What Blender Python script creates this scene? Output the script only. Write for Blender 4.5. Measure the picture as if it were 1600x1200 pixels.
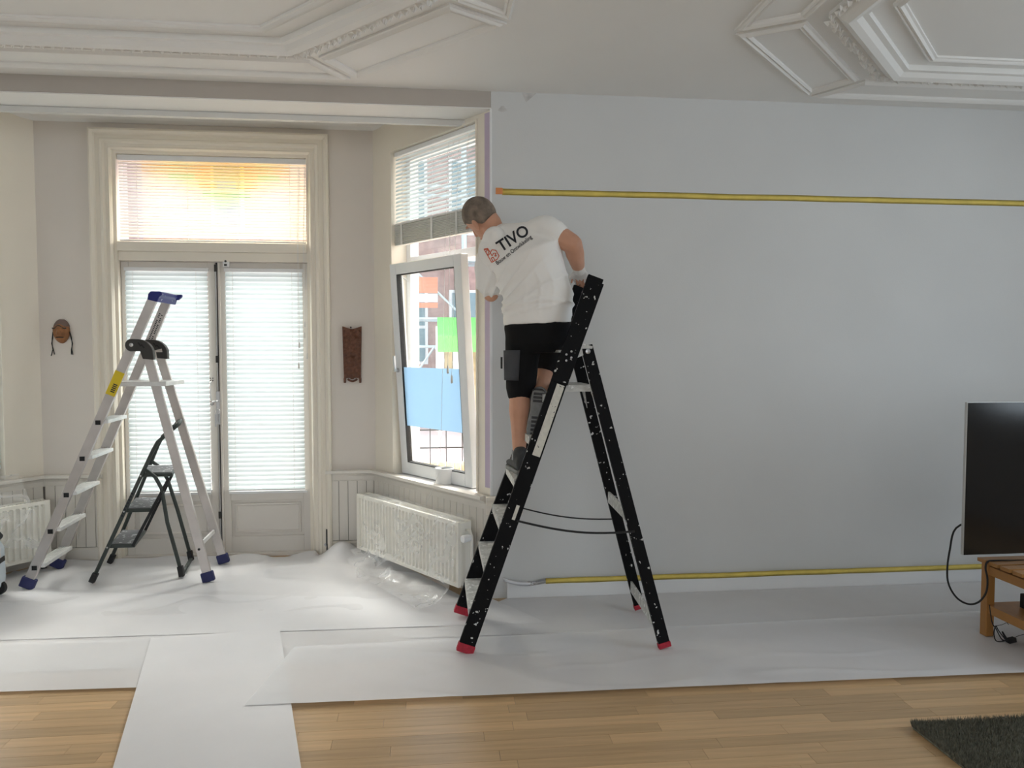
import bpy, bmesh, math, random
from mathutils import Vector as V, Matrix
from mathutils.bvhtree import BVHTree
random.seed(7)
for o in list(bpy.data.objects): bpy.data.objects.remove(o)
S = bpy.context.scene; COL = S.collection
# ------------------------------------------------------------------ camera, world, lights, exposure
FPX, CH, YAW, PIT = 1150., 1.5, math.radians(-6.0), math.atan(54/1150)
cd = bpy.data.cameras.new('camera'); cam = bpy.data.objects.new('camera', cd); COL.objects.link(cam)
cd.sensor_width = 36; cd.lens = FPX/1600*36; cd.clip_start = .05
cam.location = (0, 0, CH); cam.rotation_euler = (math.pi/2-PIT, 0, YAW); S.camera = cam
W = bpy.data.worlds.new('sky'); S.world = W; W.use_nodes = True
bg = W.node_tree.nodes['Background']; bg.inputs[0].default_value = (.80, .91, 1, 1); bg.inputs[1].default_value = 2.1
S.view_settings.view_transform = 'Standard'; S.view_settings.look = 'None'
S.view_settings.exposure = 0.0; S.view_settings.gamma = 1; S.view_settings.use_curve_mapping = False
def area(name, loc, target, sx, sy, power, col):
    l = bpy.data.lights.new(name, 'AREA'); l.shape = 'RECTANGLE'; l.size = sx; l.size_y = sy; l.energy = power; l.color = col
    o = bpy.data.objects.new(name, l); COL.objects.link(o); o.location = loc
    o.rotation_euler = (V(target)-V(loc)).to_track_quat('-Z', 'Y').to_euler(); return o
area('daylight_garden_door', (-1.55, 6.25, 1.75), (-1.55, 5, 1.35), 1.9, 3.0, 9, (.93, .98, 1))
area('daylight_street', (1.5, 6.9, 5.0), (-.1, 4.9, 1.5), 3.6, 3.0, 1550, (1, .955, .875))
area('daylight_bay_side', (-4.7, 6.9, 5.0), (-3.1, 4.9, 1.5), 3.6, 3.0, 1450, (1, .945, .855))
area('fill_rear_opening', (-.9, -4.2, 1.75), (-.9, 0, 1.6), 4.6, 2.2, 29, (1, .97, .92))  # fill lamp added behind the camera to brighten the interior, opening unseen
area('daylight_side_window', (5.35, 1.55, 1.85), (4.0, 1.9, 1.75), 2.5, 1.9, 36, (.78, .90, 1))

# ------------------------------------------------------------------ helpers
_r = V((math.cos(YAW), math.sin(YAW), 0))
_f = V((-math.sin(YAW)*math.cos(PIT), math.cos(YAW)*math.cos(PIT), -math.sin(PIT)))
_u = _r.cross(_f)
CAM = V((0, 0, CH))
def ray(x, y): return _f*FPX + _r*(x-800) + _u*(600-y)
def onY(x, y, Y): d = ray(x, y); return CAM + d*(Y/d.y)
def onZ(x, y, z=0): d = ray(x, y); return CAM + d*((z-CH)/d.z)

def nmat(name, col, rough=.6, metal=0, var=.06, vscale=6, bump=0, bscale=60, spec=.4, col2=None, c2t=None, c2scale=40, trans=0, clear=0, stretch=None):
    """principled paint with a soft procedural tint variation, optional specks of a second colour, optional fine relief"""
    m = bpy.data.materials.new(name); m.use_nodes = True; nt = m.node_tree; N = nt.nodes; L = nt.links
    b = N['Principled BSDF']; b.inputs['Roughness'].default_value = rough; b.inputs['Metallic'].default_value = metal
    b.inputs['Specular IOR Level'].default_value = spec
    tc = N.new('ShaderNodeTexCoord'); vec = tc.outputs['Object']
    if stretch:
        mp = N.new('ShaderNodeMapping'); mp.inputs['Scale'].default_value = stretch; L.new(vec, mp.inputs[0]); vec = mp.outputs[0]
    nz = N.new('ShaderNodeTexNoise'); nz.inputs['Scale'].default_value = vscale; nz.inputs['Detail'].default_value = 4; L.new(vec, nz.inputs[0])
    rp = N.new('ShaderNodeValToRGB'); e = rp.color_ramp.elements
    e[0].position = .3; e[1].position = .7
    e[0].color = tuple(max(0, c*(1-var)) for c in col)+(1,); e[1].color = tuple(min(1, c*(1+var)) for c in col)+(1,)
    L.new(nz.outputs[0], rp.inputs[0]); out = rp.outputs[0]
    if col2:
        v2 = N.new('ShaderNodeTexNoise'); v2.inputs['Scale'].default_value = c2scale; v2.inputs['Detail'].default_value = 2; L.new(tc.outputs['Object'], v2.inputs[0])
        r2 = N.new('ShaderNodeValToRGB'); r2.color_ramp.elements[0].position = c2t; r2.color_ramp.elements[1].position = c2t+.02; L.new(v2.outputs[0], r2.inputs[0])
        mx = N.new('ShaderNodeMixRGB'); L.new(r2.outputs[0], mx.inputs[0]); L.new(out, mx.inputs[1]); mx.inputs[2].default_value = col2+(1,); out = mx.outputs[0]
    L.new(out, b.inputs['Base Color'])
    if bump:
        n3 = N.new('ShaderNodeTexNoise'); n3.inputs['Scale'].default_value = bscale; n3.inputs['Detail'].default_value = 3; L.new(vec, n3.inputs[0])
        bp = N.new('ShaderNodeBump'); bp.inputs['Strength'].default_value = bump; bp.inputs['Distance'].default_value = .01
        L.new(n3.outputs[0], bp.inputs['Height']); L.new(bp.outputs[0], b.inputs['Normal'])
    if trans or clear:
        outn = N['Material Output']; sh = b.outputs[0]
        if trans:
            t = N.new('ShaderNodeBsdfTranslucent'); L.new(out, t.inputs[0]); ms = N.new('ShaderNodeMixShader'); ms.inputs[0].default_value = trans
            L.new(sh, ms.inputs[1]); L.new(t.outputs[0], ms.inputs[2]); sh = ms.outputs[0]
        if clear:
            t = N.new('ShaderNodeBsdfTransparent'); ms = N.new('ShaderNodeMixShader'); ms.inputs[0].default_value = clear
            L.new(sh, ms.inputs[1]); L.new(t.outputs[0], ms.inputs[2]); sh = ms.outputs[0]
        L.new(sh, outn.inputs[0])
    return m
def glassmat(name, tint, gloss=.08):
    m = bpy.data.materials.new(name); m.use_nodes = True; nt = m.node_tree; N = nt.nodes; L = nt.links
    N.remove(N['Principled BSDF']); t = N.new('ShaderNodeBsdfTransparent'); t.inputs[0].default_value = tint+(1,)
    g = N.new('ShaderNodeBsdfGlossy'); g.inputs['Roughness'].default_value = .03; mx = N.new('ShaderNodeMixShader'); mx.inputs[0].default_value = gloss
    L.new(t.outputs[0], mx.inputs[1]); L.new(g.outputs[0], mx.inputs[2]); L.new(mx.outputs[0], N['Material Output'].inputs[0]); return m

class MB:
    def __init__(s): s.v = []; s.f = []
    def add(s, vs, fs): n = len(s.v); s.v += [tuple(p) for p in vs]; s.f += [tuple(i+n for i in f) for f in fs]; return s
    def obox(s, c, ax, ay, az):   # centre and three half-axis vectors
        c, ax, ay, az = V(c), V(ax), V(ay), V(az)
        vs = [c+ax*i+ay*j+az*k for k in (-1, 1) for j in (-1, 1) for i in (-1, 1)]
        fs = [(0, 2, 3, 1), (4, 5, 7, 6), (0, 1, 5, 4), (2, 6, 7, 3), (0, 4, 6, 2), (1, 3, 7, 5)]
        if ax.cross(ay).dot(az) < 0: fs = [f[::-1] for f in fs]
        return s.add(vs, fs)
    def box(s, x0, x1, y0, y1, z0, z1):
        return s.obox(((x0+x1)/2, (y0+y1)/2, (z0+z1)/2), ((x1-x0)/2, 0, 0), (0, (y1-y0)/2, 0), (0, 0, (z1-z0)/2))
    def bar(s, p0, p1, up, w, t, e0=0, e1=0):   # rectangular bar, w along 'up' (made square to the bar), t across
        p0, p1 = V(p0), V(p1); d = (p1-p0).normalized(); p0 = p0-d*e0; p1 = p1+d*e1
        sd = d.cross(V(up)).normalized(); u = sd.cross(d).normalized()
        return s.obox((p0+p1)/2, d*((p1-p0).length/2), u*(w/2), sd*(t/2))
    def tube(s, pts, r, n=8, caps=True):
        pts = [V(p) for p in pts]; rs = r if isinstance(r, (list, tuple)) else [r]*len(pts)
        rings = []; prev = None
        for i, p in enumerate(pts):
            d = (pts[min(i+1, len(pts)-1)]-pts[max(i-1, 0)]).normalized()
            a = prev if prev is not None else (V((0, 0, 1)) if abs(d.z) < .9 else V((1, 0, 0)))
            a = (a-d*a.dot(d)); a = a.normalized() if a.length > 1e-6 else d.orthogonal().normalized(); prev = a; b = d.cross(a)
            rings.append([p+(a*math.cos(2*math.pi*k/n)+b*math.sin(2*math.pi*k/n))*rs[i] for k in range(n)])
        return s.rings(rings, caps)
    def rings(s, rings, caps=True):
        n = len(rings[0]); vs = [p for r in rings for p in r]; fs = []
        for i in range(len(rings)-1):
            for k in range(n): fs.append((i*n+k, i*n+(k+1) % n, (i+1)*n+(k+1) % n, (i+1)*n+k))
        if caps: fs += [tuple(range(n))[::-1], tuple((len(rings)-1)*n+k for k in range(n))]
        return s.add(vs, fs)
    def lathe(s, c, axis, prof, n=20):   # prof: (radius, distance along the axis)
        c = V(c); a = V(axis).normalized(); x = a.orthogonal().normalized(); y = a.cross(x)
        return s.rings([[c+a*h+(x*math.cos(2*math.pi*k/n)+y*math.sin(2*math.pi*k/n))*max(r, 1e-4) for k in range(n)] for r, h in prof])
    def prism(s, poly, off):   # 3-D polygon pushed along a vector
        n = len(poly); a = [V(p) for p in poly]; b = [p+V(off) for p in a]
        return s.add(a+b, [tuple(range(n))[::-1], tuple(range(n, 2*n))]+[(k, (k+1) % n, n+(k+1) % n, n+k) for k in range(n)])
    def sweep(s, path, prof, O, X, Y, Z, closed=False):
        """mitred moulding: path = 2-D points in the plane (O;X,Y); prof = (offset to the left of the path, height along Z)"""
        O, X, Y, Z = V(O), V(X), V(Y), V(Z); P = [V((p[0], p[1])) for p in path]; n = len(P); rings = []
        for i in range(n):
            a = P[(i-1) % n]; b = P[(i+1) % n]
            d1 = (P[i]-a).normalized() if (closed or i > 0) else (b-P[i]).normalized()
            d2 = (b-P[i]).normalized() if (closed or i < n-1) else d1
            n1 = V((-d1.y, d1.x)); n2 = V((-d2.y, d2.x)); m = (n1+n2).normalized(); m = m/max(.3, m.dot(n1))
            rings.append([O+X*(P[i].x+m.x*o)+Y*(P[i].y+m.y*o)+Z*h for o, h in prof])
        if closed: rings.append(rings[0])
        return s.rings(rings, not closed)
    def build(s, name, mat, parent=None, smooth=False, bevel=0, seg=2, local=False):
        off = V(parent_loc(parent)) if parent and not local else V((0, 0, 0))
        me = bpy.data.meshes.new(name); me.from_pydata([tuple(V(p)-off) for p in s.v], [], s.f); me.validate()
        bm = bmesh.new(); bm.from_mesh(me); bmesh.ops.recalc_face_normals(bm, faces=bm.faces); bm.to_mesh(me); bm.free()
        me.materials.append(mat)
        o = bpy.data.objects.new(name, me); COL.objects.link(o)
        if parent: o.parent = parent
        if smooth:
            for p in me.polygons: p.use_smooth = True
            if smooth == 'auto':
                try: me.set_sharp_from_angle(angle=math.radians(35))
                except Exception: pass
        if bevel:
            b = o.modifiers.new('bevel', 'BEVEL'); b.width = bevel; b.segments = seg; b.limit_method = 'ANGLE'
        return o
def parent_loc(p):
    l = V((0, 0, 0))
    while p: l += p.location; p = p.parent
    return l
def tag(o, label=None, cat=None, group=None, kind=None):
    if label: o['label'] = label
    if cat: o['category'] = cat
    if group: o['group'] = group
    if kind: o['kind'] = kind
    return o
def thing(name, loc, label, cat, group=None):
    o = bpy.data.objects.new(name, None); COL.objects.link(o); o.location = loc; o.empty_display_size = .1
    return tag(o, label, cat, group)
def struct(mb, name, mat, parent=None, **k): return tag(mb.build(name, mat, parent, **k), kind='structure')
def inst(src, name, parent, loc, rot=None):
    o = bpy.data.objects.new(name, src.data); COL.objects.link(o); o.parent = parent; o.location = loc
    if rot: o.rotation_euler = rot
    return o
def noise2(x, y, sd=0):
    from mathutils import noise
    return noise.noise(V((x, y, sd)))

# ------------------------------------------------------------------ materials
M = {}
M['wall'] = nmat('grey_white_wall_paint', (.70, .70, .69), .7, var=.025, vscale=1.6, bump=.05, bscale=120)
M['ceil'] = nmat('ceiling_paint', (.87, .855, .825), .7, var=.02, vscale=1.2)
M['beam'] = nmat('beam_shade_paint', (.50, .455, .41), .5, var=.02)  # colour darkened to carry the backlit shade of the beam's face
M['cream'] = nmat('cream_gloss_paint', (.88, .815, .705), .35, var=.02, vscale=2)
M['baywall'] = nmat('bay_wall_paint', (.78, .72, .66), .65, var=.02, vscale=2)
M['board'] = nmat('wainscot_paint', (.78, .735, .67), .4, var=.02)
M['gap'] = nmat('board_groove', (.30, .27, .24), .8)
M['white'] = nmat('white_lacquer', (.85, .85, .85), .35, var=.01)
M['pvc'] = nmat('white_upvc', (.86, .87, .88), .3, var=.01)
M['door'] = nmat('door_paint', (.74, .695, .64), .4, var=.02)
M['slat'] = nmat('blind_slat', (.80, .88, .89), .4, var=.01, trans=.36)
M['slatw'] = nmat('cream_blind_slat', (.93, .92, .88), .4, var=.01, trans=.45)
M['stack'] = nmat('gathered_slats', (.72, .71, .68), .5, var=.02)
M['cord'] = nmat('white_cord', (.82, .82, .80), .6)
M['glass'] = glassmat('window_glass', (.96, .98, .98))
M['lead'] = nmat('lead_came', (.08, .08, .08), .5, metal=.5)
M['film'] = nmat('frosted_film', (.52, .67, .80), .5, var=.01, trans=.6)
M['dark'] = nmat('dark_iron', (.05, .048, .045), .5, metal=.4)
M['rubber'] = nmat('black_rubber', (.015, .015, .016), .6)
M['steel'] = nmat('brushed_steel', (.55, .55, .56), .35, metal=.9)
M['alu'] = nmat('aluminium', (.60, .56, .54), .42, metal=.65, var=.08, vscale=9)
M['alutread'] = nmat('aluminium_tread', (.74, .74, .73), .45, metal=.5, var=.08, vscale=20)
M['blue'] = nmat('blue_plastic', (.018, .022, .19), .4, col2=(.45, .45, .6), c2t=.66, c2scale=45)
M['bluefoot'] = nmat('navy_rubber', (.03, .035, .12), .6)
M['hinge'] = nmat('charcoal_plastic', (.045, .042, .04), .5)
M['yellow'] = nmat('yellow_sticker', (.80, .60, .03), .5)
M['stool'] = nmat('dark_green_grey_steel', (.045, .055, .05), .45, var=.1)
M['stooltread'] = nmat('worn_rubber_tread', (.20, .20, .21), .7, var=.15, col2=(.6, .6, .62), c2t=.60, c2scale=28)
M['black'] = nmat('black_ladder_paint', (.006, .006, .007), .6, var=.2, col2=(.60, .60, .58), c2t=.675, c2scale=44, spec=.12)
M['tread'] = nmat('paint_splashed_tread', (.55, .55, .53), .5, metal=.2, var=.2, vscale=30, col2=(.8, .8, .79), c2t=.6, c2scale=40)
M['redfoot'] = nmat('red_rubber', (.42, .02, .04), .6, var=.2, vscale=60)
M['stick'] = nmat('old_white_sticker', (.66, .64, .57), .6, var=.1, vscale=40, col2=(.1, .1, .1), c2t=.68, c2scale=70)
M['paper'] = nmat('protective_paper', (.88, .87, .89), .42, var=.015, vscale=5, bump=.25, bscale=7, spec=.45, clear=.12)
M['paper2'] = nmat('protective_paper_grey', (.80, .79, .805), .42, var=.02, vscale=5, bump=.3, bscale=6, spec=.45, clear=.10)
M['paper3'] = nmat('protective_paper_thin', (.87, .865, .885), .40, var=.02, vscale=4, bump=.4, bscale=6, spec=.5, clear=.24)
M['plastic'] = nmat('clear_plastic_film', (.93, .94, .95), .14, var=.01, spec=1.0, clear=.80, bump=.7, bscale=18)
M['radi'] = nmat('radiator_enamel', (.86, .83, .75), .3, var=.01)
M['tape'] = nmat('yellow_masking_tape', (.78, .60, .14), .6, var=.08, vscale=14)
M['orange'] = nmat('orange_tape', (.75, .28, .10), .6)
M['lilac'] = nmat('lilac_masking_tape', (.55, .46, .58), .6, var=.03)
M['oak'] = nmat('tv_stand_wood', (.42, .20, .06), .4, var=.2, vscale=7, stretch=(1, 1, .2))
M['screen'] = nmat('tv_screen', (.004, .004, .005), .12, var=0, spec=.5)
M['bezel'] = nmat('silver_bezel', (.55, .55, .54), .35, metal=.6)
M['rug'] = nmat('green_grey_rug', (.18, .175, .135), .9, var=.4, vscale=60)
M['mask'] = nmat('carved_mask_wood', (.30, .13, .05), .5, var=.25, vscale=30)
M['carv'] = nmat('dark_carved_wood', (.14, .055, .03), .45, var=.35, vscale=40, bump=.6, bscale=70)
M['skin'] = nmat('skin', (.62, .33, .22), .5, var=.06, vscale=14, spec=.35)
M['hair'] = nmat('cropped_grey_hair', (.21, .165, .13), .8, var=.35, vscale=26, bump=.5, bscale=220)
M['shirt'] = nmat('white_cotton', (.92, .90, .87), .85, var=.015, bump=.08, bscale=40)
M['shorts'] = nmat('black_work_cloth', (.008, .008, .009), .85, var=.3, spec=.2)
M['pocket'] = nmat('grey_pocket_cloth', (.06, .062, .07), .85, var=.15)
M['shoe'] = nmat('dark_grey_shoe', (.05, .05, .052), .7, var=.2, vscale=30)
M['sole'] = nmat('grey_shoe_sole', (.22, .22, .215), .75, var=.15, vscale=40)
M['sock'] = nmat('sock', (.30, .30, .31), .8)
M['glove'] = nmat('thin_white_glove', (.90, .87, .83), .4, var=.05, clear=.18)
M['ink'] = nmat('black_print', (.02, .022, .03), .7)
M['inko'] = nmat('orange_print', (.70, .13, .05), .7)
M['exgrey'] = nmat('extractor_light_grey', (.62, .68, .72), .45, var=.03)
M['exgreen'] = nmat('green_latch', (.12, .55, .08), .4)
M['brick'] = nmat('street_brick', (.46, .31, .28), .8, var=.2)
M['brickpale'] = nmat('pale_pink_brick', (.40, .30, .30), .8, var=.1)
M['joint'] = nmat('mortar', (.5, .48, .45), .9)
M['pbl'] = nmat('pale_blue_cladding', (.42, .55, .64), .7, var=.03)
M['pane'] = nmat('street_window_pane', (.22, .32, .36), .2, var=.1)
M['scaf'] = nmat('scaffold_steel', (.55, .64, .67), .5, var=.05)
M['awn'] = nmat('green_canvas', (.16, .62, .13), .8, var=.05)
M['banner'] = nmat('orange_banner', (.75, .25, .16), .8, var=.05)
M['pave'] = nmat('pink_pavement', (.50, .40, .42), .85, var=.06, vscale=3)
M['fencew'] = nmat('garden_fence_wood', (.52, .41, .26), .8, var=.2)
M['leaf'] = nmat('leaf_green', (.14, .40, .07), .6, var=.3, vscale=20, trans=.3)
def filmmat():
    m = bpy.data.materials.new('creased_plastic_film'); m.use_nodes = True; nt = m.node_tree; N = nt.nodes; L = nt.links
    b = N['Principled BSDF']; b.inputs['Base Color'].default_value = (.93, .93, .94, 1); b.inputs['Roughness'].default_value = .18; b.inputs['Specular IOR Level'].default_value = 1
    tc = N.new('ShaderNodeTexCoord'); nz = N.new('ShaderNodeTexNoise'); nz.inputs['Scale'].default_value = 3.2; nz.inputs['Detail'].default_value = 4; nz.inputs['Distortion'].default_value = .8; L.new(tc.outputs['Object'], nz.inputs[0])
    rp = N.new('ShaderNodeValToRGB'); e = rp.color_ramp.elements; e[0].position = .40; e[0].color = (.12, .12, .12, 1); e[1].position = .62; e[1].color = (.12, .12, .12, 1)
    k = rp.color_ramp.elements.new(.5); k.color = (.34, .34, .34, 1); L.new(nz.outputs[0], rp.inputs[0])
    bp_ = N.new('ShaderNodeBump'); bp_.inputs['Strength'].default_value = .9; bp_.inputs['Distance'].default_value = .03; L.new(nz.outputs[0], bp_.inputs['Height']); L.new(bp_.outputs[0], b.inputs['Normal'])
    t = N.new('ShaderNodeBsdfTransparent'); mx = N.new('ShaderNodeMixShader'); L.new(rp.outputs[0], mx.inputs[0]); L.new(t.outputs[0], mx.inputs[1]); L.new(b.outputs[0], mx.inputs[2]); L.new(mx.outputs[0], N['Material Output'].inputs[0]); return m
M['plastic'] = filmmat()
def plankmat():
    m = nmat('oak_parquet', (.60, .40, .215), .28, var=.12, vscale=5, stretch=(.5, 9, 1), spec=.4); nt = m.node_tree; N = nt.nodes; L = nt.links
    oi = N.new('ShaderNodeObjectInfo'); mr = N.new('ShaderNodeMapRange'); mr.inputs[3].default_value = .80; mr.inputs[4].default_value = 1.12; L.new(oi.outputs['Random'], mr.inputs[0])
    b = N['Principled BSDF']; src = b.inputs['Base Color'].links[0].from_socket
    hs = N.new('ShaderNodeHueSaturation'); L.new(src, hs.inputs['Color']); L.new(mr.outputs[0], hs.inputs['Value']); L.new(hs.outputs[0], b.inputs['Base Color']); return m
M['plank'] = plankmat()

# ------------------------------------------------------------------ the room shell
CZ, BZ, SOF = 3.005, 3.10, 2.905          # main ceiling, bay ceiling, beam soffit
WY, BY = 4.36, 5.45                        # right wall plane, bay back wall plane
A = V((-.435, BY, 0)); B = V((.335, 4.38, 0)); BD = (B-A).normalized(); BN = V((BD.y, -BD.x, 0))       # right bay wall, BN into the room
A2 = V((-2.735, BY, 0)); B2 = V((-3.505, 4.38, 0)); BD2 = (B2-A2).normalized(); BN2 = V((-BD2.y, BD2.x, 0))
BL = (B-A).length
UP = V((0, 0, 1))
def bp(s, off, z, left=False):
    a, d, n = (A2, BD2, BN2) if left else (A, BD, BN)
    return a+d*s+n*off+UP*z
def bbox(mb, s0, s1, o0, o1, z0, z1, left=False):
    a, d, n = (A2, BD2, BN2) if left else (A, BD, BN)
    return mb.obox(bp((s0+s1)/2, (o0+o1)/2, (z0+z1)/2, left), d*((s1-s0)/2), n*((o1-o0)/2), UP*((z1-z0)/2))

fl = struct(MB().box(-4.1, 5.0, -3.7, 5.9, -.12, -.012), 'floor', M['plank'])
row = 0; y = 2.12
proto = {}
while y < 3.50:                            # parquet strips where the wood lies bare
    x = -2.75-random.random()*.6
    while x < 3.6:
        ln = random.choice((.46, .58, .7, .84))
        if ln not in proto:
            proto[ln] = MB().box(0, ln-.0012, 0, .0688, -.012, 0).build('plank', M['plank'], fl); proto[ln].location = (x, y, 0)
        else: inst(proto[ln], 'plank', fl, (x, y, 0))
        x += ln
    y += .07
struct(MB().box(-4.1, 5.0, -3.7, 2.12, -.012, 0), 'floor_strip', M['plank'], fl)
struct(MB().box(-4.1, 5.0, y, 5.9, -.012, 0), 'floor_strip', M['plank'], fl)
struct(MB().box(-4.1, -3.36, 2.12, y, -.012, 0), 'floor_strip', M['plank'], fl)

ce = struct(MB().box(-4.1, 5.0, -3.7, 4.64, CZ, CZ+.3), 'ceiling', M['ceil'])
struct(MB().box(-4.1, 1.2, 4.62, 5.9, BZ, BZ+.2), 'ceiling_bay', M['ceil'])
wr = struct(MB().box(.335, 4.95, WY, WY+.3, 0, CZ), 'wall_right', M['wall'])
struct(MB().box(4.8, 5.0, -3.7, .3, 0, CZ).box(4.8, 5.0, 2.8, WY+.3, 0, CZ).box(4.8, 5.0, .3, 2.8, 0, .9).box(4.8, 5.0, .3, 2.8, 2.8, CZ), 'wall_east', M['wall'])
struct(MB().box(4.87, 4.94, .3, 2.8, .9, .97).box(4.87, 4.94, .3, 2.8, 2.73, 2.8).box(4.87, 4.94, .3, .37, .97, 2.73).box(4.87, 4.94, 2.73, 2.8, .97, 2.73).box(4.87, 4.94, 1.52, 1.58, .97, 2.73), 'window_4', M['pvc'])
struct(MB().box(-4.1, -3.9, -3.7, WY+.3, 0, CZ), 'wall_left', M['wall'])
struct(MB().box(-4.1, -3.505, WY, WY+.3, 0, CZ), 'wall_front', M['wall'])
struct(MB().box(-4.1, -3.3, -3.7, -3.5, 0, CZ).box(1.5, 5.0, -3.7, -3.5, 0, CZ).box(-3.3, 1.5, -3.7, -3.5, 0, .5).box(-3.3, 1.5, -3.7, -3.5, 2.75, CZ), 'wall_rear', M['wall'])
rw = struct(MB().box(-3.3, 1.5, -3.64, -3.56, .5, .57).box(-3.3, 1.5, -3.64, -3.56, 2.68, 2.75).box(-3.3, -3.23, -3.64, -3.56, .57, 2.68).box(1.43, 1.5, -3.64, -3.56, .57, 2.68).box(-.93, -.87, -3.64, -3.56, .57, 2.68), 'window_rear_added', M['pvc'])  # unseen frame, added with the rear opening that lets the fill lamp in
# dropped beam over the bay opening
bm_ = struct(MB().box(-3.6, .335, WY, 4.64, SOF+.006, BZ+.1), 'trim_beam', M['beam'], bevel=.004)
MB().box(-3.6, .335, WY+.001, 4.64, SOF, SOF+.006).build('soffit_lit_strip', M['ceil'], bm_)  # added strip in lighter ceiling colour, keeps the underside looking lit by the bay
# bay walls
OX0, OX1, OZ = -2.225, -.888, 2.885       # door opening
struct(MB().box(A2.x-.3, OX0, BY, BY+.25, 0, BZ).box(OX1, A.x+.3, BY, BY+.25, 0, BZ).box(OX0, OX1, BY, BY+.25, OZ, BZ), 'wall_bay_back', M['baywall'])
WS0, WS1, WZ0, WZ1 = .25, 1.185, .60, 2.87
for left in (False, True):
    mb = MB()
    bbox(mb, -.02, WS0, -.22, 0, 0, BZ, left); bbox(mb, WS1, BL, -.22, 0, 0, BZ, left)
    bbox(mb, WS0, WS1, -.22, 0, 0, WZ0, left); bbox(mb, WS0, WS1, -.22, 0, WZ1, BZ, left)
    struct(mb, 'wall_bay_left' if left else 'wall_bay_right', M['cream'])
# wainscot: rail, boards, baseboard round the bay
RZ = .615
wb = struct(MB().box(OX1+.125, A.x-.005, BY-.014, BY, 0, RZ-.02), 'trim_wainscot', M['gap'])
wb2 = struct(MB().box(A2.x+.005, OX0-.125, BY-.014, BY, 0, RZ-.02), 'trim_wainscot_west', M['gap'])
def boards_x(par, x0, x1):
    x = x0; first = None
    while x < x1-.02:
        w = min(.066, x1-x)
        if first is None or w < .0659: o = MB().box(0, w-.004, 0, .012, 0, .44).build('board', M['board'], par); first = first or o
        else: o = inst(first, 'board', par, (0, 0, 0))
        o.location = (x, BY-.024, .105); x += w
boards_x(wb, OX1+.125, A.x-.01); boards_x(wb2, A2.x+.02, OX0-.125)
for left in (False, True):
    par = struct(bbox(MB(), .01, BL+.01, 0, .014, 0, RZ-.02, left), 'trim_wainscot_bay_left' if left else 'trim_wainscot_bay_right', M['gap'])
    a, d, n = (A2, BD2, BN2) if left else (A, BD, BN)
    s = .02; first = None
    while s < BL-.03:
        p = bp(s+.032, .02, .325, left)
        o = MB().obox((0, 0, 0), d*.031, n*.006, UP*.22).build('board', M['board'], par) if first is None else inst(first, 'board', par, p)
        first = first or o; o.location = p; s += .066
railprof = [(0, -.02), (.018, -.02), (.02, .015), (.03, .03), (.045, .036), (.06, .042), (.06, .062), (0, .062)]
baseprof = [(0, 0), (.03, 0), (.03, .085), (.022, .1), (0, .1)]
for nm, prof, z, mt in (('trim_rail', railprof, RZ-.055, 'board'), ('baseboard_bay', baseprof, 0, 'board')):
    # path runs so that the room lies to the left of it
    e = -.02 if nm == 'trim_rail' else 0
    pr = [(B.x+e, B.y), (A.x, A.y), (OX1+.10, BY)]
    pl = [(OX0-.10, BY), (A2.x, A2.y), (B2.x, B2.y)]
    struct(MB().sweep(pr, prof, (0, 0, z), (1, 0, 0), (0, 1, 0), UP), nm+('_east' if nm == 'trim_rail' else '_right'), M[mt])
    struct(MB().sweep(pl, prof, (0, 0, z), (1, 0, 0), (0, 1, 0), UP), nm+('_west' if nm == 'trim_rail' else '_left'), M[mt])
# moulded rail end block on the pillar
struct(MB().sweep([(.52, WY), (.30, WY)], [(0, -.05), (.012, -.05), (.018, -.01), (.03, .01), (.034, .03), (.05, .045), (.05, .062), (0, .062)], (0, 0, RZ-.055), (1, 0, 0), (0, 1, 0), UP), 'trim_pillar_cap', M['cream'])
struct(MB().box(.327, .341, WY-.004, WY+.012, RZ+.01, SOF), 'trim_corner_bead', M['white'], bevel=.003)
# right wall skirting
struct(MB().box(.425, 4.8, WY-.025, WY, 0, .105), 'baseboard_right', M['white'], bevel=.004)
# bay ceiling border moulding
ip = [(A.x-.10, BY-.13), (A2.x+.10, BY-.13), (B2.x+.26, 4.70), (B.x-.26, 4.70)]
struct(MB().sweep(ip, [(-.02, 0), (-.02, -.012), (-.008, -.02), (.012, -.014), (.02, 0)], (0, 0, BZ), (1, 0, 0), (0, 1, 0), UP, True), 'trim_bay_ceiling', M['ceil'])
struct(MB().sweep([(B.x, B.y+.3), (A.x, A.y), (A2.x, A2.y), (B2.x, B2.y+.3)], [(0, 0), (0, -.03), (.012, -.03), (.03, -.012), (.05, 0)], (0, 0, BZ), (1, 0, 0), (0, 1, 0), UP), 'trim_bay_cornice', M['ceil'])
# stains of a plaster repair near the ceiling corner: thin filler smears on the wall
M['filler'] = nmat('damp_filler', (.58, .565, .55), .8, var=.15, vscale=30)
tag(MB().prism([onY(x, y, WY-.001) for x, y in ((822, 160), (838, 146), (816, 146))], (0, -.0008, 0)).build('plaster_patch', M['filler']), 'small triangular grey filler patch on wall below the ceiling edge', 'plaster patch')
tag(MB().prism([onY(785+6*math.cos(a)*(1+.4*math.sin(3*a)), 170+5*math.sin(a), WY-.001) for a in [i*.524 for i in range(12)]], (0, -.0008, 0)).build('plaster_patch', M['filler']), 'small round dark filler smudge near the pillar corner', 'plaster patch')

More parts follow.
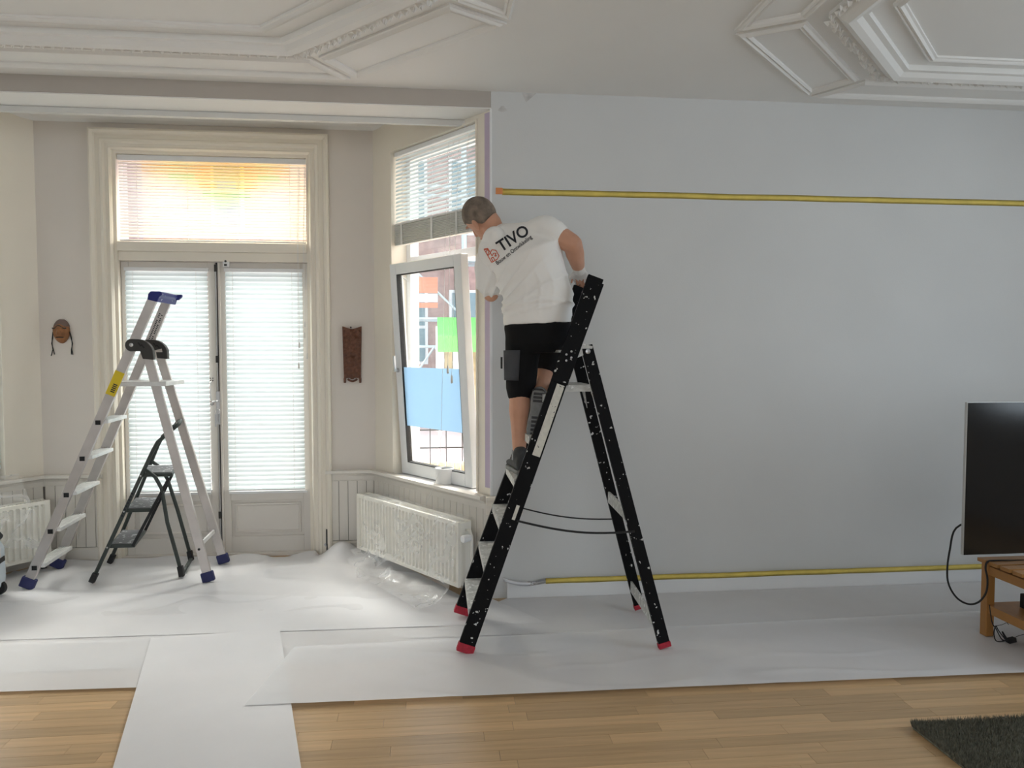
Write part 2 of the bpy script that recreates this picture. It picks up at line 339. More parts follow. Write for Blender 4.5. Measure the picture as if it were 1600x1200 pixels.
# ------------------------------------------------------------------ ceiling mouldings
CX = (1, 0, 0); CY = (0, 1, 0)
def cpath(name, path, prof, closed=False, par=None): return struct(MB().sweep(path, prof, (0, 0, CZ), CX, CY, UP, closed), name, M['ceil'], smooth=False)
small = [(-.024, 0), (-.024, -.010), (-.016, -.018), (-.010, -.012), (.004, -.022), (.014, -.012), (.024, -.010), (.024, 0)]
big = [(-.075, 0), (-.075, -.016), (-.055, -.03), (-.045, -.022), (-.02, -.045), (.0, -.06), (.03, -.05), (.05, -.03), (.075, -.028), (.075, 0)]
def octagon(cx, hw, cut, yf, yb):   # counter-clockwise octagon, front edge at yf towards the wall
    return [(cx-hw+cut, yb), (cx+hw-cut, yb), (cx+hw, yb+cut), (cx+hw, yf-cut), (cx+hw-cut, yf), (cx-hw+cut, yf), (cx-hw, yf-cut), (cx-hw, yb+cut)]
tn = 1
def leaf_orn(name, path, n_per_m=22):
    mb = MB()
    for i in range(len(path)-1):
        p, q = V(path[i]), V(path[i+1]); d = (q-p); L = d.length; d.normalize(); nn = V((-d.y, d.x)); n = int(L*n_per_m)
        for k in range(n):
            c = p+d*((k+.5)*L/n)
            for j in range(3):
                a = (j-1)*.8+random.uniform(-.25, .25); dd = d*math.cos(a)+nn*math.sin(a); pn = V((-dd.y, dd.x)); o = nn*random.uniform(-.014, .014)
                l = .026; w = .009
                pts = [c+o-dd*l*.4, c+o+pn*w, c+o+dd*l, c+o-pn*w]
                top = c+o+dd*l*.2
                mb.add([(x.x, x.y, CZ-.026) for x in pts]+[(top.x, top.y, CZ-.048)], [(0, 1, 4), (1, 2, 4), (2, 3, 4), (3, 0, 4)])
    return mb.build(name, M['ceil'])
for cx, hw, cut in ((-1.585, 1.52, .635), (3.355, 1.52, .635)):
    yf, yb = 3.80, .2
    o1 = octagon(cx, hw, cut, yf, yb); struct(MB().sweep(o1, big, (0, 0, CZ), CX, CY, UP, True), 'trim_%d' % tn, M['ceil']); par = S.objects['trim_%d' % tn]; tn += 1
    o0 = octagon(cx, hw-.18, cut-.09, yf-.18, yb+.18); struct(MB().sweep(o0, small, (0, 0, CZ), CX, CY, UP, True), 'trim_%d' % tn, M['ceil']); tn += 1
    oo = octagon(cx, hw+.065, cut+.025, yf+.065, yb-.065)
    vis = oo[2:6] if cx < 0 else oo[4:]+oo[:1]
    lo = leaf_orn('leaf_ornament', vis); lo.parent = par; lo['kind'] = 'stuff'
    # outer panels: front strip, two diagonals, sides (closed frames with slanted ends)
    def frame(poly):
        global tn
        struct(MB().sweep(poly, small, (0, 0, CZ), CX, CY, UP, True), 'trim_%d' % tn, M['ceil']); tn += 1
    i = octagon(cx, hw+.175, cut+.065, yf+.175, yb-.175); q = octagon(cx, hw+.40, cut+.15, yf+.40, yb-.40)
    def shr(a, b, c, d, g):      # pull the ends of a strip in along its sides
        a, b, c, d = map(V, (a, b, c, d)); u = (b-a).normalized()
        return [tuple(a+u*g), tuple(b-u*g), tuple(c-u*g), tuple(d+u*g)]
    for k in range(8):
        a, b = i[k], i[(k+1) % 8]; c, d = q[(k+1) % 8], q[k]
        frame(shr(a, b, c, d, .05))

# ------------------------------------------------------------------ garden doors: casing, transom, leaves
casprof = [(0, 0), (0, .020), (.012, .034), (.022, .026), (.040, .026), (.050, .044), (.066, .044), (.074, .034), (.100, .034), (.108, .05), (.126, .058), (.140, .048), (.140, 0)]
d1 = struct(MB().sweep([(OX1, .0), (OX1, OZ), (OX0, OZ), (OX0, .0)], [(-o, h) for o, h in casprof], (0, BY, 0), (1, 0, 0), (0, 0, 1), (0, -1, 0)), 'door_1', M['cream'])
DY = BY+.045     # face of the leaves
MB().box(OX0, OX0+.02, BY, BY+.2, 0, OZ).box(OX1-.02, OX1, BY, BY+.2, 0, OZ).box(OX0+.02, OX1-.02, BY, BY+.2, OZ-.02, OZ).build('door_jamb', M['cream'], d1)
MB().box(OX0+.02, OX1-.02, BY-.012, BY+.12, 2.19, 2.255).box(OX0+.02, OX1-.02, BY+.012, BY+.12, 2.125, 2.19).build('transom_bar', M['cream'], d1, bevel=.004)
# stained glass of the transom
tg = MB().box(OX0+.02, OX1-.02, BY+.115, BY+.135, 2.255, 2.29).box(OX0+.02, OX1-.02, BY+.115, BY+.135, 2.83, OZ-.02).build('transom_sash', M['cream'], d1)
gx0, gx1, gz0, gz1 = OX0+.02, OX1-.02, 2.29, 2.83; gw = gx1-gx0
gcol = {'amber': (1, .74, .26), 'green': (.55, .92, .38), 'rose': (1, .68, .50), 'violet': (.80, .78, .86), 'cream': (1, .965, .88), 'clear': (1, .985, .95)}
GM = {k: glassmat('stained_'+k, c, .05) for k, c in gcol.items()}
def gp(u0, u1, v0, v1, k):
    MB().box(gx0+gw*u0+.002, gx0+gw*u1-.002, BY+.12, BY+.126, gz0+(gz1-gz0)*v0+.002, gz0+(gz1-gz0)*v1-.002).build('pane', GM[k], tg)
gp(0, .10, 0, 1, 'violet'); gp(.10, .90, .88, 1, 'amber'); gp(.90, 1, .0, 1, 'cream')
gp(.10, .24, .78, .88, 'cream'); gp(.24, .38, .78, .88, 'green'); gp(.38, .72, .78, .88, 'amber'); gp(.72, .84, .78, .88, 'green'); gp(.84, .90, .78, .88, 'rose')
gp(.10, .40, .66, .78, 'cream'); gp(.40, .50, .66, .78, 'amber'); gp(.50, .60, .66, .78, 'violet'); gp(.60, .72, .66, .78, 'amber'); gp(.72, .90, .66, .78, 'cream')
gp(.10, .42, .54, .66, 'clear'); gp(.42, .68, .54, .66, 'green'); gp(.68, .90, .54, .66, 'clear')
gp(.10, .55, .08, .54, 'clear'); gp(.55, .60, .08, .54, 'violet'); gp(.60, .90, .08, .54, 'clear'); gp(.10, .90, 0, .08, 'cream')
LX = [(OX0+.022, -1.562), (-1.530, OX1-.022)]
for k, (x0, x1) in enumerate(LX):
    st = .052
    leaf = MB().box(x0, x0+st, DY, DY+.045, .02, 2.122).box(x1-st, x1, DY, DY+.045, .02, 2.122).box(x0+st, x1-st, DY, DY+.045, 2.06, 2.122).box(x0+st, x1-st, DY, DY+.045, .40, .475).box(x0+st, x1-st, DY, DY+.045, .02, .135).build('door_leaf', M['door'], d1, bevel=.003)
    MB().box(x0+st, x1-st, DY+.018, DY+.03, .135, .40).build('bottom_panel', M['door'], leaf)
    MB().sweep([(x0+st+.02, .155), (x1-st-.02, .155), (x1-st-.02, .38), (x0+st+.02, .38)], [(0, 0), (.004, .01), (.014, .012), (.022, 0)], (0, DY+.018, 0), (1, 0, 0), (0, 0, 1), (0, -1, 0), True).build('panel_moulding', M['door'], leaf)
    MB().box(x0+st, x1-st, DY+.02, DY+.026, .475, 2.06).build('pane', M['glass'], leaf)
    MB().box(x0+st-.01, x1-st+.03*(k == 1), DY-.018, DY, .452, .470).build('glazing_ledge', M['white'], leaf, bevel=.003)
MB().box(-1.5605, -1.5315, DY+.012, DY+.04, .02, 2.122).build('meeting_stile', M['dark'], d1)
MB().box(OX0, OX1, BY-.01, BY+.24, 0, .022).build('threshold', M['door'], d1, bevel=.003)
MB().box(-1.540, -1.524, DY-.016, DY, .02, 2.122).build('cover_strip', M['door'], d1, bevel=.003)
bolt = MB().tube([(-1.552, DY-.012, .05), (-1.552, DY-.012, 2.10)], .0055, 8).build('espagnolette_rod', M['steel'], d1)
mbk = MB()
for z in (2.08, 1.43, .3): mbk.box(-1.562, -1.542, DY-.02, DY, z-.025, z+.025)
mbk.build('rod_guide', M['dark'], bolt)
MB().box(-1.566, -1.538, DY-.018, DY, .98, 1.20).build('lock_case', M['steel'], d1, bevel=.004)
MB().tube([(-1.553, DY-.02, 1.13), (-1.553, DY-.055, 1.13), (-1.575, DY-.06, 1.125), (-1.585, DY-.058, 1.10)], [.008, .007, .007, .005]).build('door_lever', M['steel'], d1, smooth=True)
kk = MB().tube([(-1.553+.018*math.cos(a), DY-.03, 1.055+.018*math.sin(a)) for a in [i*.5236 for i in range(13)]], .002, 6)
kk.box(-1.560, -1.548, DY-.034, DY-.031, .965, 1.04).box(-1.572, -1.562, DY-.031, DY-.028, .945, 1.035).box(-1.545, -1.537, DY-.028, DY-.025, .96, 1.04).build('hanging_keys', M['steel'], d1)
hd = MB().tube([(-1.598, DY-.002, 1.27), (-1.598, DY-.03, 1.26), (-1.598, DY-.03, 1.14), (-1.598, DY-.002, 1.13)], .005).build('pull_handle', M['white'], d1, smooth=True)
sc = MB()
for z in (1.285, 1.115):
    for dx in (-.009, .009):
        for dz in (-.008, .008): sc.lathe((-1.598+dx, DY-.001, z+dz), (0, -1, 0), [(.004, 0), (.004, .002), (.001, .003)], 8)
sc.build('handle_screws', M['dark'], hd)
sen = MB().box(-1.500, -1.456, DY-.03, DY, 2.085, 2.145).build('security_latch', M['white'], d1, bevel=.006)
MB().lathe((-1.478, DY-.03, 2.128), (0, -1, 0), [(.008, 0), (.008, .004), (.001, .005)], 12).box(-1.488, -1.470, DY-.034, DY-.028, 2.095, 2.108).build('lock_cylinder', M['dark'], sen)

# ------------------------------------------------------------------ blinds
def slat_mesh(l, w, mat, name='slat'):
    n = 4; vs = []; fs = []
    for i in range(n+1):
        t = i/n-.5; z = .06*w*(1-4*t*t)*2
        vs += [(-l/2, t*w, z), (l/2, t*w, z)]
    for i in range(n): fs.append((2*i, 2*i+1, 2*i+3, 2*i+2))
    return MB().add(vs, fs), mat
def blind(name, org, d, n, length, ztop, zbot, pitch, w, tilt, mat, label, cords, group=None, rail=.03, skip=0):
    """org = middle of the blind on plan, d along the slats, n towards the room"""
    t = thing(name, (org[0], org[1], zbot), label, 'blind', group)
    o = V((org[0], org[1], 0)); d = V(d); n = V(n); ang = math.atan2(d.y, d.x)
    MB().obox(o+UP*(ztop+rail/2), d*(length/2), n*.014, UP*(rail/2)).build('headrail', M['white'], t, bevel=.003)
    rot = Matrix(((d.x, n.x, 0), (d.y, n.y, 0), (0, 0, 1)))
    if rot.determinant() < 0: rot = Matrix(((-d.x, n.x, 0), (-d.y, n.y, 0), (0, 0, 1)))
    eul = (rot @ Matrix.Rotation(-tilt, 3, 'X')).to_euler()
    mb, mt = slat_mesh(length-.012, w, mat); first = None; z = ztop-.018; k = 0
    while z > zbot+.02:
        if first is None: first = mb.build('slat', mt, t, local=True); s = first
        else: s = inst(first, 'slat', t, (0, 0, 0))
        s.location = (0, 0, z-zbot); e = eul.copy(); e.x += random.uniform(-.03, .03); s.rotation_euler = e; z -= pitch; k += 1
    for p in first.data.polygons: p.use_smooth = True
    MB().obox(o+UP*(zbot+.006), d*(length/2-.004), n*.012, UP*.006).build('bottom_rail', M['white'], t, bevel=.002)
    for c in cords:
        p = o+d*(c*length/2)+n*(w*.5+.001)
        MB().tube([p+UP*ztop, p+UP*(zbot+.01)], .0012, 5).build('ladder_cord', M['cord'], t)
    return t
EX, SYm = (1, 0, 0), (0, -1, 0)
for k, (x0, x1) in enumerate(LX):
    blind('venetian_blind', ((x0+x1)/2-.0+(-.004 if k == 0 else .004), DY-.020), EX, SYm, x1-x0-.07, 2.055, .475, .0335, .041, math.radians(60), M['slat'],
          'white venetian blind on the glazed door leaf '+('behind the stepladders' if k == 0 else 'below the small white latch'), (-.78, .72), rail=.024)
tb = blind('venetian_blind', ((OX0+OX1)/2, BY+.035), EX, SYm, OX1-OX0-.046, 2.825, 2.262, .0212, .026, math.radians(52), M['slatw'],
           'cream venetian blind over the stained glass above the doors', (-.80, -.27, .27, .82), rail=.038)
for k, (x, z) in enumerate(((-.925, 1.70), (-.93, 1.62), (-.965, 1.55), (-.912, 1.47), (-.972, 1.40))):
    p = (x+.012, BY+.0, 2.80)
    c = MB().tube([p, (x, BY-.022, 2.26), (x, BY-.024, z)], .0013, 5).build('pull_cord', M['cord'], tb)
    MB().lathe((x, BY-.024, z+.004), (0, 0, -1), [(.002, 0), (.005, .008), (.007, .04), (.002, .043)], 10).build('tassel', M['stack'], c)

# ------------------------------------------------------------------ bay windows (right one tilted open, left one mostly out of frame)
def bay_window(nm, left):
    fo0, fo1 = -.185, -.115           # frame depth
    a, d, n = (A2, BD2, BN2) if left else (A, BD, BN)
    f = MB(); s0, s1 = WS0, WS1
    bbox(f, s0, s0+.05, fo0, fo1, WZ0, WZ1, left); bbox(f, s1-.07, s1, fo0, fo1, WZ0, WZ1, left)
    bbox(f, s0+.05, s1-.07, fo0, fo1, WZ1-.05, WZ1, left); bbox(f, s0+.05, s1-.07, fo0, fo1, WZ0, WZ0+.05, left); bbox(f, s0+.05, s1-.07, fo0, fo1, 2.09, 2.15, left)
    w = struct(f, nm, M['pvc'], bevel=.004)
    tgt = bbox(MB(), s0+.05, s1-.07, -.155, -.148, 2.15, WZ1-.05, left).build('pane', M['glass'], w)
    # window board and casing edge bead
    bbox(MB(), s0+.001, s1-.001, fo1, .0, WZ0-.02, WZ0+.018, left).build('window_sill', M['white'], w, bevel=.004)
    bd = MB()
    bbox(bd, s0-.012, s0, 0, .010, WZ0+.03, WZ1, left); bbox(bd, s1, s1+.012, 0, .010, WZ0+.03, WZ1, left); bbox(bd, s0-.012, s1+.012, 0, .010, WZ1, WZ1+.012, left)
    bd.build('casing_bead', M['cream'], w)
    if not left:
        k = MB(); bbox(k, 1.098, 1.106, fo1, fo1+.012, 1.70, 1.76); bbox(k, 1.098, 1.106, fo1, fo1+.012, .9, .95); k.build('lock_keep', M['dark'], w)
    # sash
    th = 0 if left else math.atan(.092/1.46)
    sz0, sz1, ss0, ss1 = WZ0+.026, WZ0+.026+1.47, s0+.018, s1-.112
    if left: ss1 = s1-.03
    up = (UP*math.cos(th)+n*math.sin(th)); nn = (n*math.cos(th)-UP*math.sin(th)); piv = bp(0, fo1, sz0, left)
    def sb(mb, u0, u1, o0, o1, v0, v1): return mb.obox(piv+d*((u0+u1)/2)+nn*((o0+o1)/2)+up*((v0+v1)/2), d*((u1-u0)/2), nn*((o1-o0)/2), up*((v1-v0)/2))
    H = sz1-sz0; fw = .075; m = MB()
    sb(m, ss0, ss0+fw, .002, .062, 0, H); sb(m, ss1-fw, ss1, .002, .062, 0, H); sb(m, ss0+fw, ss1-fw, .002, .062, 0, fw+.01); sb(m, ss0+fw, ss1-fw, .002, .062, H-fw, H)
    sash = m.build('sash', M['pvc'], w, bevel=.005)
    g = MB()
    for q in ((ss0+fw, ss0+fw+.006, fw, H-fw), (ss1-fw-.006, ss1-fw, fw, H-fw), (ss0+fw, ss1-fw, fw+.01, fw+.016), (ss0+fw, ss1-fw, H-fw-.006, H-fw)): sb(g, q[0], q[1], .02, .058, q[2], q[3])
    g.build('glazing_gasket', M['rubber'], sash)
    sb(MB(), ss0+fw, ss1-fw, .025, .045, fw, H-fw).build('pane', M['glass'], sash)
    if not left:
        sb(MB(), ss0+fw+.002, ss1-fw-.002, .046, .0475, .345, .755).build('frosted_film', M['film'], sash)
        hz = .735
        h = MB(); h.lathe(piv+d*(ss0+.035)+nn*.062+up*hz, nn, [(.016, 0), (.016, .008), (.010, .012), (.010, .03), (.012, .034), (.002, .036)], 14)
        h.bar(piv+d*(ss0+.035)+nn*.09+up*hz, piv+d*(ss0+.035)+nn*.09+up*(hz+.10), d, .018, .012)
        h.build('window_handle', M['steel'], sash, smooth='auto')
        st = MB(); st.bar(bp(ss0+.02, fo1+.01, 1.98), piv+d*(ss0+.01)+nn*.01+up*(H-.06), d, .012, .003); st.build('tilt_stay', M['steel'], sash)
    return w
bay_window('window_1', False); bay_window('window_2', True)
def bay_blind(left, z1, stackh, label, tilt):
    a, d, n = (A2, BD2, BN2) if left else (A, BD, BN)
    o = bp((WS0+WS1)/2, -.028, 0, left)
    t = blind('venetian_blind', (o.x, o.y), d, n, WS1-WS0-.012, WZ1-.034, z1, .0265, .027, tilt, M['slat'], label, (-.78, -.02, .80), rail=.03)
    if stackh:
        mb = MB(); z = z1-.003; first = None
        m0 = MB().obox((0, 0, 0), d*((WS1-WS0)/2-.012), n*.018, UP*.0032)
        k = 0
        while z > z1-stackh:
            s = m0.build('gathered_slat', M['stack'], t, local=True) if first is None else inst(first, 'gathered_slat', t, (0, 0, 0))
            first = first or s; s.location = (o.x-t.location.x+n.x*random.uniform(-.003, .003), o.y-t.location.y, z-z1); s.rotation_euler = (0, 0, 0); z -= .0098; k += 1
        for c in (-.78, -.02, .55): 
            p = o+d*(c*(WS1-WS0)/2)+n*.022; MB().obox(p+UP*(z1-stackh/2), d*.010, n*.002, UP*(stackh/2)).build('tape_tie', M['cord'], t)
    return t
bb = bay_blind(False, 2.365, .145, 'half raised white venetian blind with gathered grey slats above the tilted window', math.radians(55))
for k, (s, z, l) in enumerate(((.93, 1.40, 0), (.99, 1.34, 1), (.885, .72, 2))):
    top = bp(s+.03, .004, 2.80); 
    pts = [top, bp(s, .012, 2.2), bp(s-.015, .02+.015*l, z)]
    if l == 2: pts += [bp(s-.06, .05, .66), bp(s-.085, .115, .50)]
    c = MB().tube(pts, .0014, 5).build('pull_cord', M['cord'], bb)
    if l < 2: MB().lathe(pts[-1], (0, 0, -1), [(.002, 0), (.006, .01), (.008, .05), (.002, .054)], 10).build('tassel', M['stack'], c)
bay_blind(True, .70, 0, 'long white venetian blind down the bay window behind the dust extractor', math.radians(50))
# curtain rail under the beam
cr = thing('curtain_rail', (-1.5, 4.60, SOF-.03), 'long grey curtain rail fixed under the beam across the bay', 'curtain rail')
MB().box(-3.45, .185, 4.585, 4.615, SOF-.034, SOF-.001).build('rail_profile', M['stack'], cr, bevel=.002)
MB().box(.185, .197, 4.583, 4.617, SOF-.036, SOF-.001).build('end_cap', M['white'], cr)

# ------------------------------------------------------------------ tape, plaques, small wall things
def tape_strip(name, x0, x1, yy, z0, z1, mat, label):
    n = 60; rings = []
    for i in range(n+1):
        x = x0+(x1-x0)*i/n; w = .003*noise2(x*2.5, 0, 3); a = .0015*noise2(x*6, 5, 1)
        rings.append([(x, yy, z0+w+a), (x, yy-.004-.002*abs(noise2(x*9, 1)), (z0+z1)/2+w), (x, yy, z1+w-a)])
    t = thing(name, ((x0+x1)/2, yy, z0), label, 'tape'); MB().rings(rings).build('tape_band', mat, t, smooth=True); return t
t = tape_strip('masking_tape', .40, 4.75, WY-.0005, 2.408, 2.445, M['tape'], 'yellow masking tape strip running high across the grey wall')
MB().box(.362, .402, WY-.006, WY-.0005, 2.412, 2.448).build('tape_end', M['orange'], t)
t = tape_strip('masking_tape', .66, 4.75, WY-.027, .088, .122, M['tape'], 'yellow masking tape strip along the top of the white skirting')
n = 16; rings = []
for i in range(n+1):   # loose curling end, pale from behind
    u = i/n; x = .66-.26*u; yo = WY-.027-.02*math.sin(u*math.pi)*u; zz = .092-.012*math.sin(u*math.pi)+.03*u*u
    rings.append([(x, yo-.022*u, zz-.004*u), (x, yo-.012*u, zz+.012), (x, yo, zz+.03-.016*u)])
MB().rings(rings).build('loose_tape_end', M['paper'], t, smooth=True)
tag(bbox(MB(), 1.262, 1.312, 0, .0015, .665, SOF-.01).build('masking_tape', M['lilac']), 'lilac masking tape running down the pillar beside the bay window', 'tape')

def mask():
    c = V((-2.585, BY, 1.625)); t = thing('wooden_mask', c, 'small brown wooden face mask with two black cords on wall', 'mask')
    rings = []; n = 28; m = 14
    for i in range(m+1):
        v = i/m; r = math.sin(v*math.pi/2); depth = .045*math.cos(v*math.pi/2)**.8
        ring = []
        for k in range(n):
            a = 2*math.pi*k/n; x = .055*r*math.cos(a); z = .083*r*math.sin(a); 
            if z < 0: x *= 1-.18*(z/.088)**2
            y = depth
            y += .022*math.exp(-((x/.014)**2+((z+.008)/.024)**2))*(1-v)            # nose
            y += .012*math.exp(-((z-.028-.01*math.cos(x*70))/.010)**2)*(1-v*v)      # brow
            y -= .010*(math.exp(-(((x-.026)/.014)**2+((z-.010)/.009)**2))+math.exp(-(((x+.026)/.014)**2+((z-.010)/.009)**2)))
            y -= .012*math.exp(-((x/.028)**2+((z+.040)/.006)**2))                   # mouth
            y += .007*math.exp(-((x/.030)**2+((z+.056)/.008)**2))
            ring.append((c.x+x, c.y-.002-max(y, 0), c.z+z))
        rings.append(ring)
    MB().rings(rings[::-1]).build('face', M['mask'], t, smooth=True)
    MB().tube([(c.x+x, c.y-.052+.5*abs(x)**1.2, c.z+.030+.010*math.cos(x*85)) for x in [(-.046+.0092*i) for i in range(11)]], .0045, 6).build('brow_line', M['dark'], t, smooth=True)
    MB().tube([(c.x+x, c.y-.046+.3*abs(x), c.z-.040-.15*x*x/.03) for x in [(-.026+.0065*i) for i in range(9)]], .003, 6).build('mouth_line', M['dark'], t, smooth=True)
    cap = []
    for i in range(8):
        v = i/7; zz = .034+.050*v; r = math.sqrt(max(0, 1-(zz/.088)**2))
        cap.append([(c.x+.058*r*math.cos(a), c.y-.001-.050*r*max(0, math.sin(a)), c.z+zz) for a in [math.pi*k/12 for k in range(13)]])
    MB().rings(cap).build('cap', nmat('mask_cap', (.20, .14, .12), .7, var=.2), t, smooth=True)
    for sx, e in ((-1, ((-.012, -.01), (.010, .0))), (1, ((-.003, 0), (.006, -.002)))):
        for q, (ex, ez) in enumerate(e):
            o = .003*q
            MB().tube([(c.x+sx*.055, c.y-.012, c.z-.002), (c.x+sx*.062+o, c.y-.010, c.z-.045), (c.x+sx*(.070 if sx > 0 else .065)-o, c.y-.008, c.z-.085), (c.x+sx*.061+o, c.y-.008, c.z-.125), (c.x+sx*.062+ex, c.y-.006, c.z-.16+ez)], .0032, 6).build('cord', M['rubber'], t, smooth=True)
mask()
def plaque():
    c = V((-.594, BY, 1.47)); t = thing('carved_plaque', c, 'tall dark brown carved wooden plaque hanging on bay wall', 'plaque')
    NX, NZ = 16, 48; w, h = .068, .185; vs = []; fs = []
    for j in range(NZ+1):
        for i in range(NX+1):
            u = i/NX*2-1; v = j/NZ*2-1
            x = w*u*(1-.06*(1-v)); z = h*v + (.012*abs(u) if j == NZ else 0) - (.010*(1-abs(u)) if j == NZ else 0)
            if j == 0: z += .014*(abs(abs(u)-.5) < .3)
            y = .026+.006*math.cos(u*1.5)
            if abs(u) < .95 and 1 < j < NZ-1:
                y += .006*math.sin(v*23+2*math.cos(u*5))*math.cos(u*4.2)+.005*noise2(u*4, v*9, 2)
                y += .010*math.exp(-((u/.22)**2+((v-.66)/.14)**2))-.008*(math.exp(-(((u-.34)/.14)**2+((v-.72)/.05)**2))+math.exp(-(((u+.34)/.14)**2+((v-.72)/.05)**2)))
                y -= .008*math.exp(-((u/.3)**2+((v+.12)/.03)**2))+.008*math.exp(-((u/.35)**2+((v+.30)/.03)**2))
            vs.append((c.x+x, c.y-y, c.z+z))
    for j in range(NZ):
        for i in range(NX): a = j*(NX+1)+i; fs.append((a, a+1, a+NX+2, a+NX+1))
    nb = len(vs); edge = [i for i in range(NX+1)]+[j*(NX+1)+NX for j in range(1, NZ+1)]+[NZ*(NX+1)+i for i in range(NX-1, -1, -1)]+[j*(NX+1) for j in range(NZ-1, 0, -1)]
    for e in edge: p = vs[e]; vs.append((p[0], c.y-.001, p[2]))
    n = len(edge)
    for k in range(n): fs.append((edge[k], edge[(k+1) % n], nb+(k+1) % n, nb+k))
    MB().add(vs, fs).build('carving', M['carv'], t, smooth='auto')
    MB().lathe((c.x-.008, c.y-.018, c.z+h-.002), (0, 0, 1), [(.006, 0), (.005, .008), (.001, .014)], 8).build('hanging_peg', M['dark'], t)
    for sx in (-1, 1): MB().box(c.x+sx*.055-.008, c.x+sx*.055+.008, c.y-.024, c.y-.004, c.z-h-.028, c.z-h+.01).build('foot_spur', M['carv'], t, bevel=.004)
    MB().tube([(c.x-.034+.0085*i, c.y-.018, c.z-h-.016*math.sin(math.pi*i/8)) for i in range(9)], .007, 8).build('lower_scroll', M['carv'], t, smooth=True)
plaque()
hk = thing('door_catch', (-.775, BY-.03, .0), 'dark iron door catch with a thin strap below the wainscot edge', 'door catch')
MB().box(-.792, -.760, BY-.05, BY-.0245, .075, .195).build('catch_plate', M['dark'], hk, bevel=.003)
MB().tube([(-.782, BY-.045, .09), (-.784, BY-.05, .05), (-.780, BY-.05, .012)], .006, 6).build('strap', M['dark'], hk)
MB().bar((-.80, BY-.04, .075), (-.775, BY-.04, .095), (0, 0, 1), .02, .016).build('hook', M['steel'], hk)

# ------------------------------------------------------------------ floor papers
def sheet(name, quad, z, label, seed, amp=.003, nx=40, ny=24, bumpy=None):
    q = [V((p[0], p[1])) for p in quad]; vs = []; fs = []
    for j in range(ny+1):
        for i in range(nx+1):
            u, v = i/nx, j/ny
            p = q[0]*(1-u)*(1-v)+q[1]*u*(1-v)+q[2]*u*v+q[3]*(1-u)*v
            e = min(u, 1-u, v, 1-v)
            h = amp*max(0, noise2(p.x*1.6, p.y*5, seed)+.15)+amp*.5*max(0, noise2(p.x*6, p.y*9, seed+9))
            if seed == 1: h += .016*max(0, 1-6*abs(noise2(p.x*2.2, p.y*3.1, 21)))*max(0, noise2(p.x*1.3, p.y*1.7, 33)+.35)
            if seed in (2, 7): h += .006*max(0, 1-7*abs(noise2(p.x*1.4, p.y*4.5, 25)))*max(0, noise2(p.x*1.1, p.y*1.7, 37)+.3)
            if e == 0: h *= .3
            if bumpy: h += bumpy(p.x, p.y)
            vs.append((p.x, p.y, z+h))
    for j in range(ny):
        for i in range(nx): a = j*(nx+1)+i; fs.append((a, a+1, a+nx+2, a+nx+1))
    o = MB().add(vs, fs).build(name, M['paper2' if seed in (1, 3, 8) else 'paper3' if seed in (5, 7) else 'paper'], smooth=True); return tag(o, label, 'paper sheet')
def heap(x, y):
    h = .16*math.exp(-(((x+.66)/.13)**2+((y-5.32)/.11)**2))*(.75+.25*noise2(x*9, y*9, 5))
    h += .07*math.exp(-(((x+.42)/.10)**2+((y-5.26)/.10)**2))
    if y > 5.30 and x < -.85: h += .05*((y-5.30)/.12)*max(0, .5+noise2(x*4, 1, 4))
    return h
sheet('floor_paper', [(-3.3, 4.30), (.28, 4.20), (-.40, 5.40), (-2.72, 5.40)], .002, 'crumpled white protective paper in the bay under the two small ladders', 1, .006, 130, 70, heap)
sheet('floor_paper', [(-3.8, 4.0), (.60, 3.92), (.34, 4.33), (-3.4, 4.90)], .007, 'white protective paper strip in front of the bay and left radiator', 2, .004, 60, 16)
sheet('floor_paper', [(-3.8, 3.60), (.9, 3.52), (.9, 4.22), (-3.8, 4.40)], .004, 'wide white protective paper strip crossing the room before the bay', 3, .003, 60, 20)
sheet('floor_paper', [(-.16, 3.78), (4.7, 3.72), (4.7, 4.33), (.42, 4.33)], .006, 'white protective paper strip laid along the skirting of the grey wall', 8, .004, 60, 16)
sheet('floor_paper', [(-3.8, 3.42), (-1.295, 3.335), (-1.20, 3.90), (-3.8, 3.95)], .011, 'short white paper sheet ending on bare wood left of the runner', 5, .0025)
sheet('floor_paper', [(-.967, 2.0), (-.32, 2.0), (-.827, 3.958), (-1.46, 3.90)], .015, 'white paper runner crossing the wood floor towards the bay', 6, .002, 24, 50)
sheet('floor_paper', [(-.795, 3.10), (4.7, 3.02), (4.7, 3.86), (-.70, 3.70)], .019, 'large white paper sheet under the feet of the black ladder', 7, .003, 160, 50)
PZ = .025

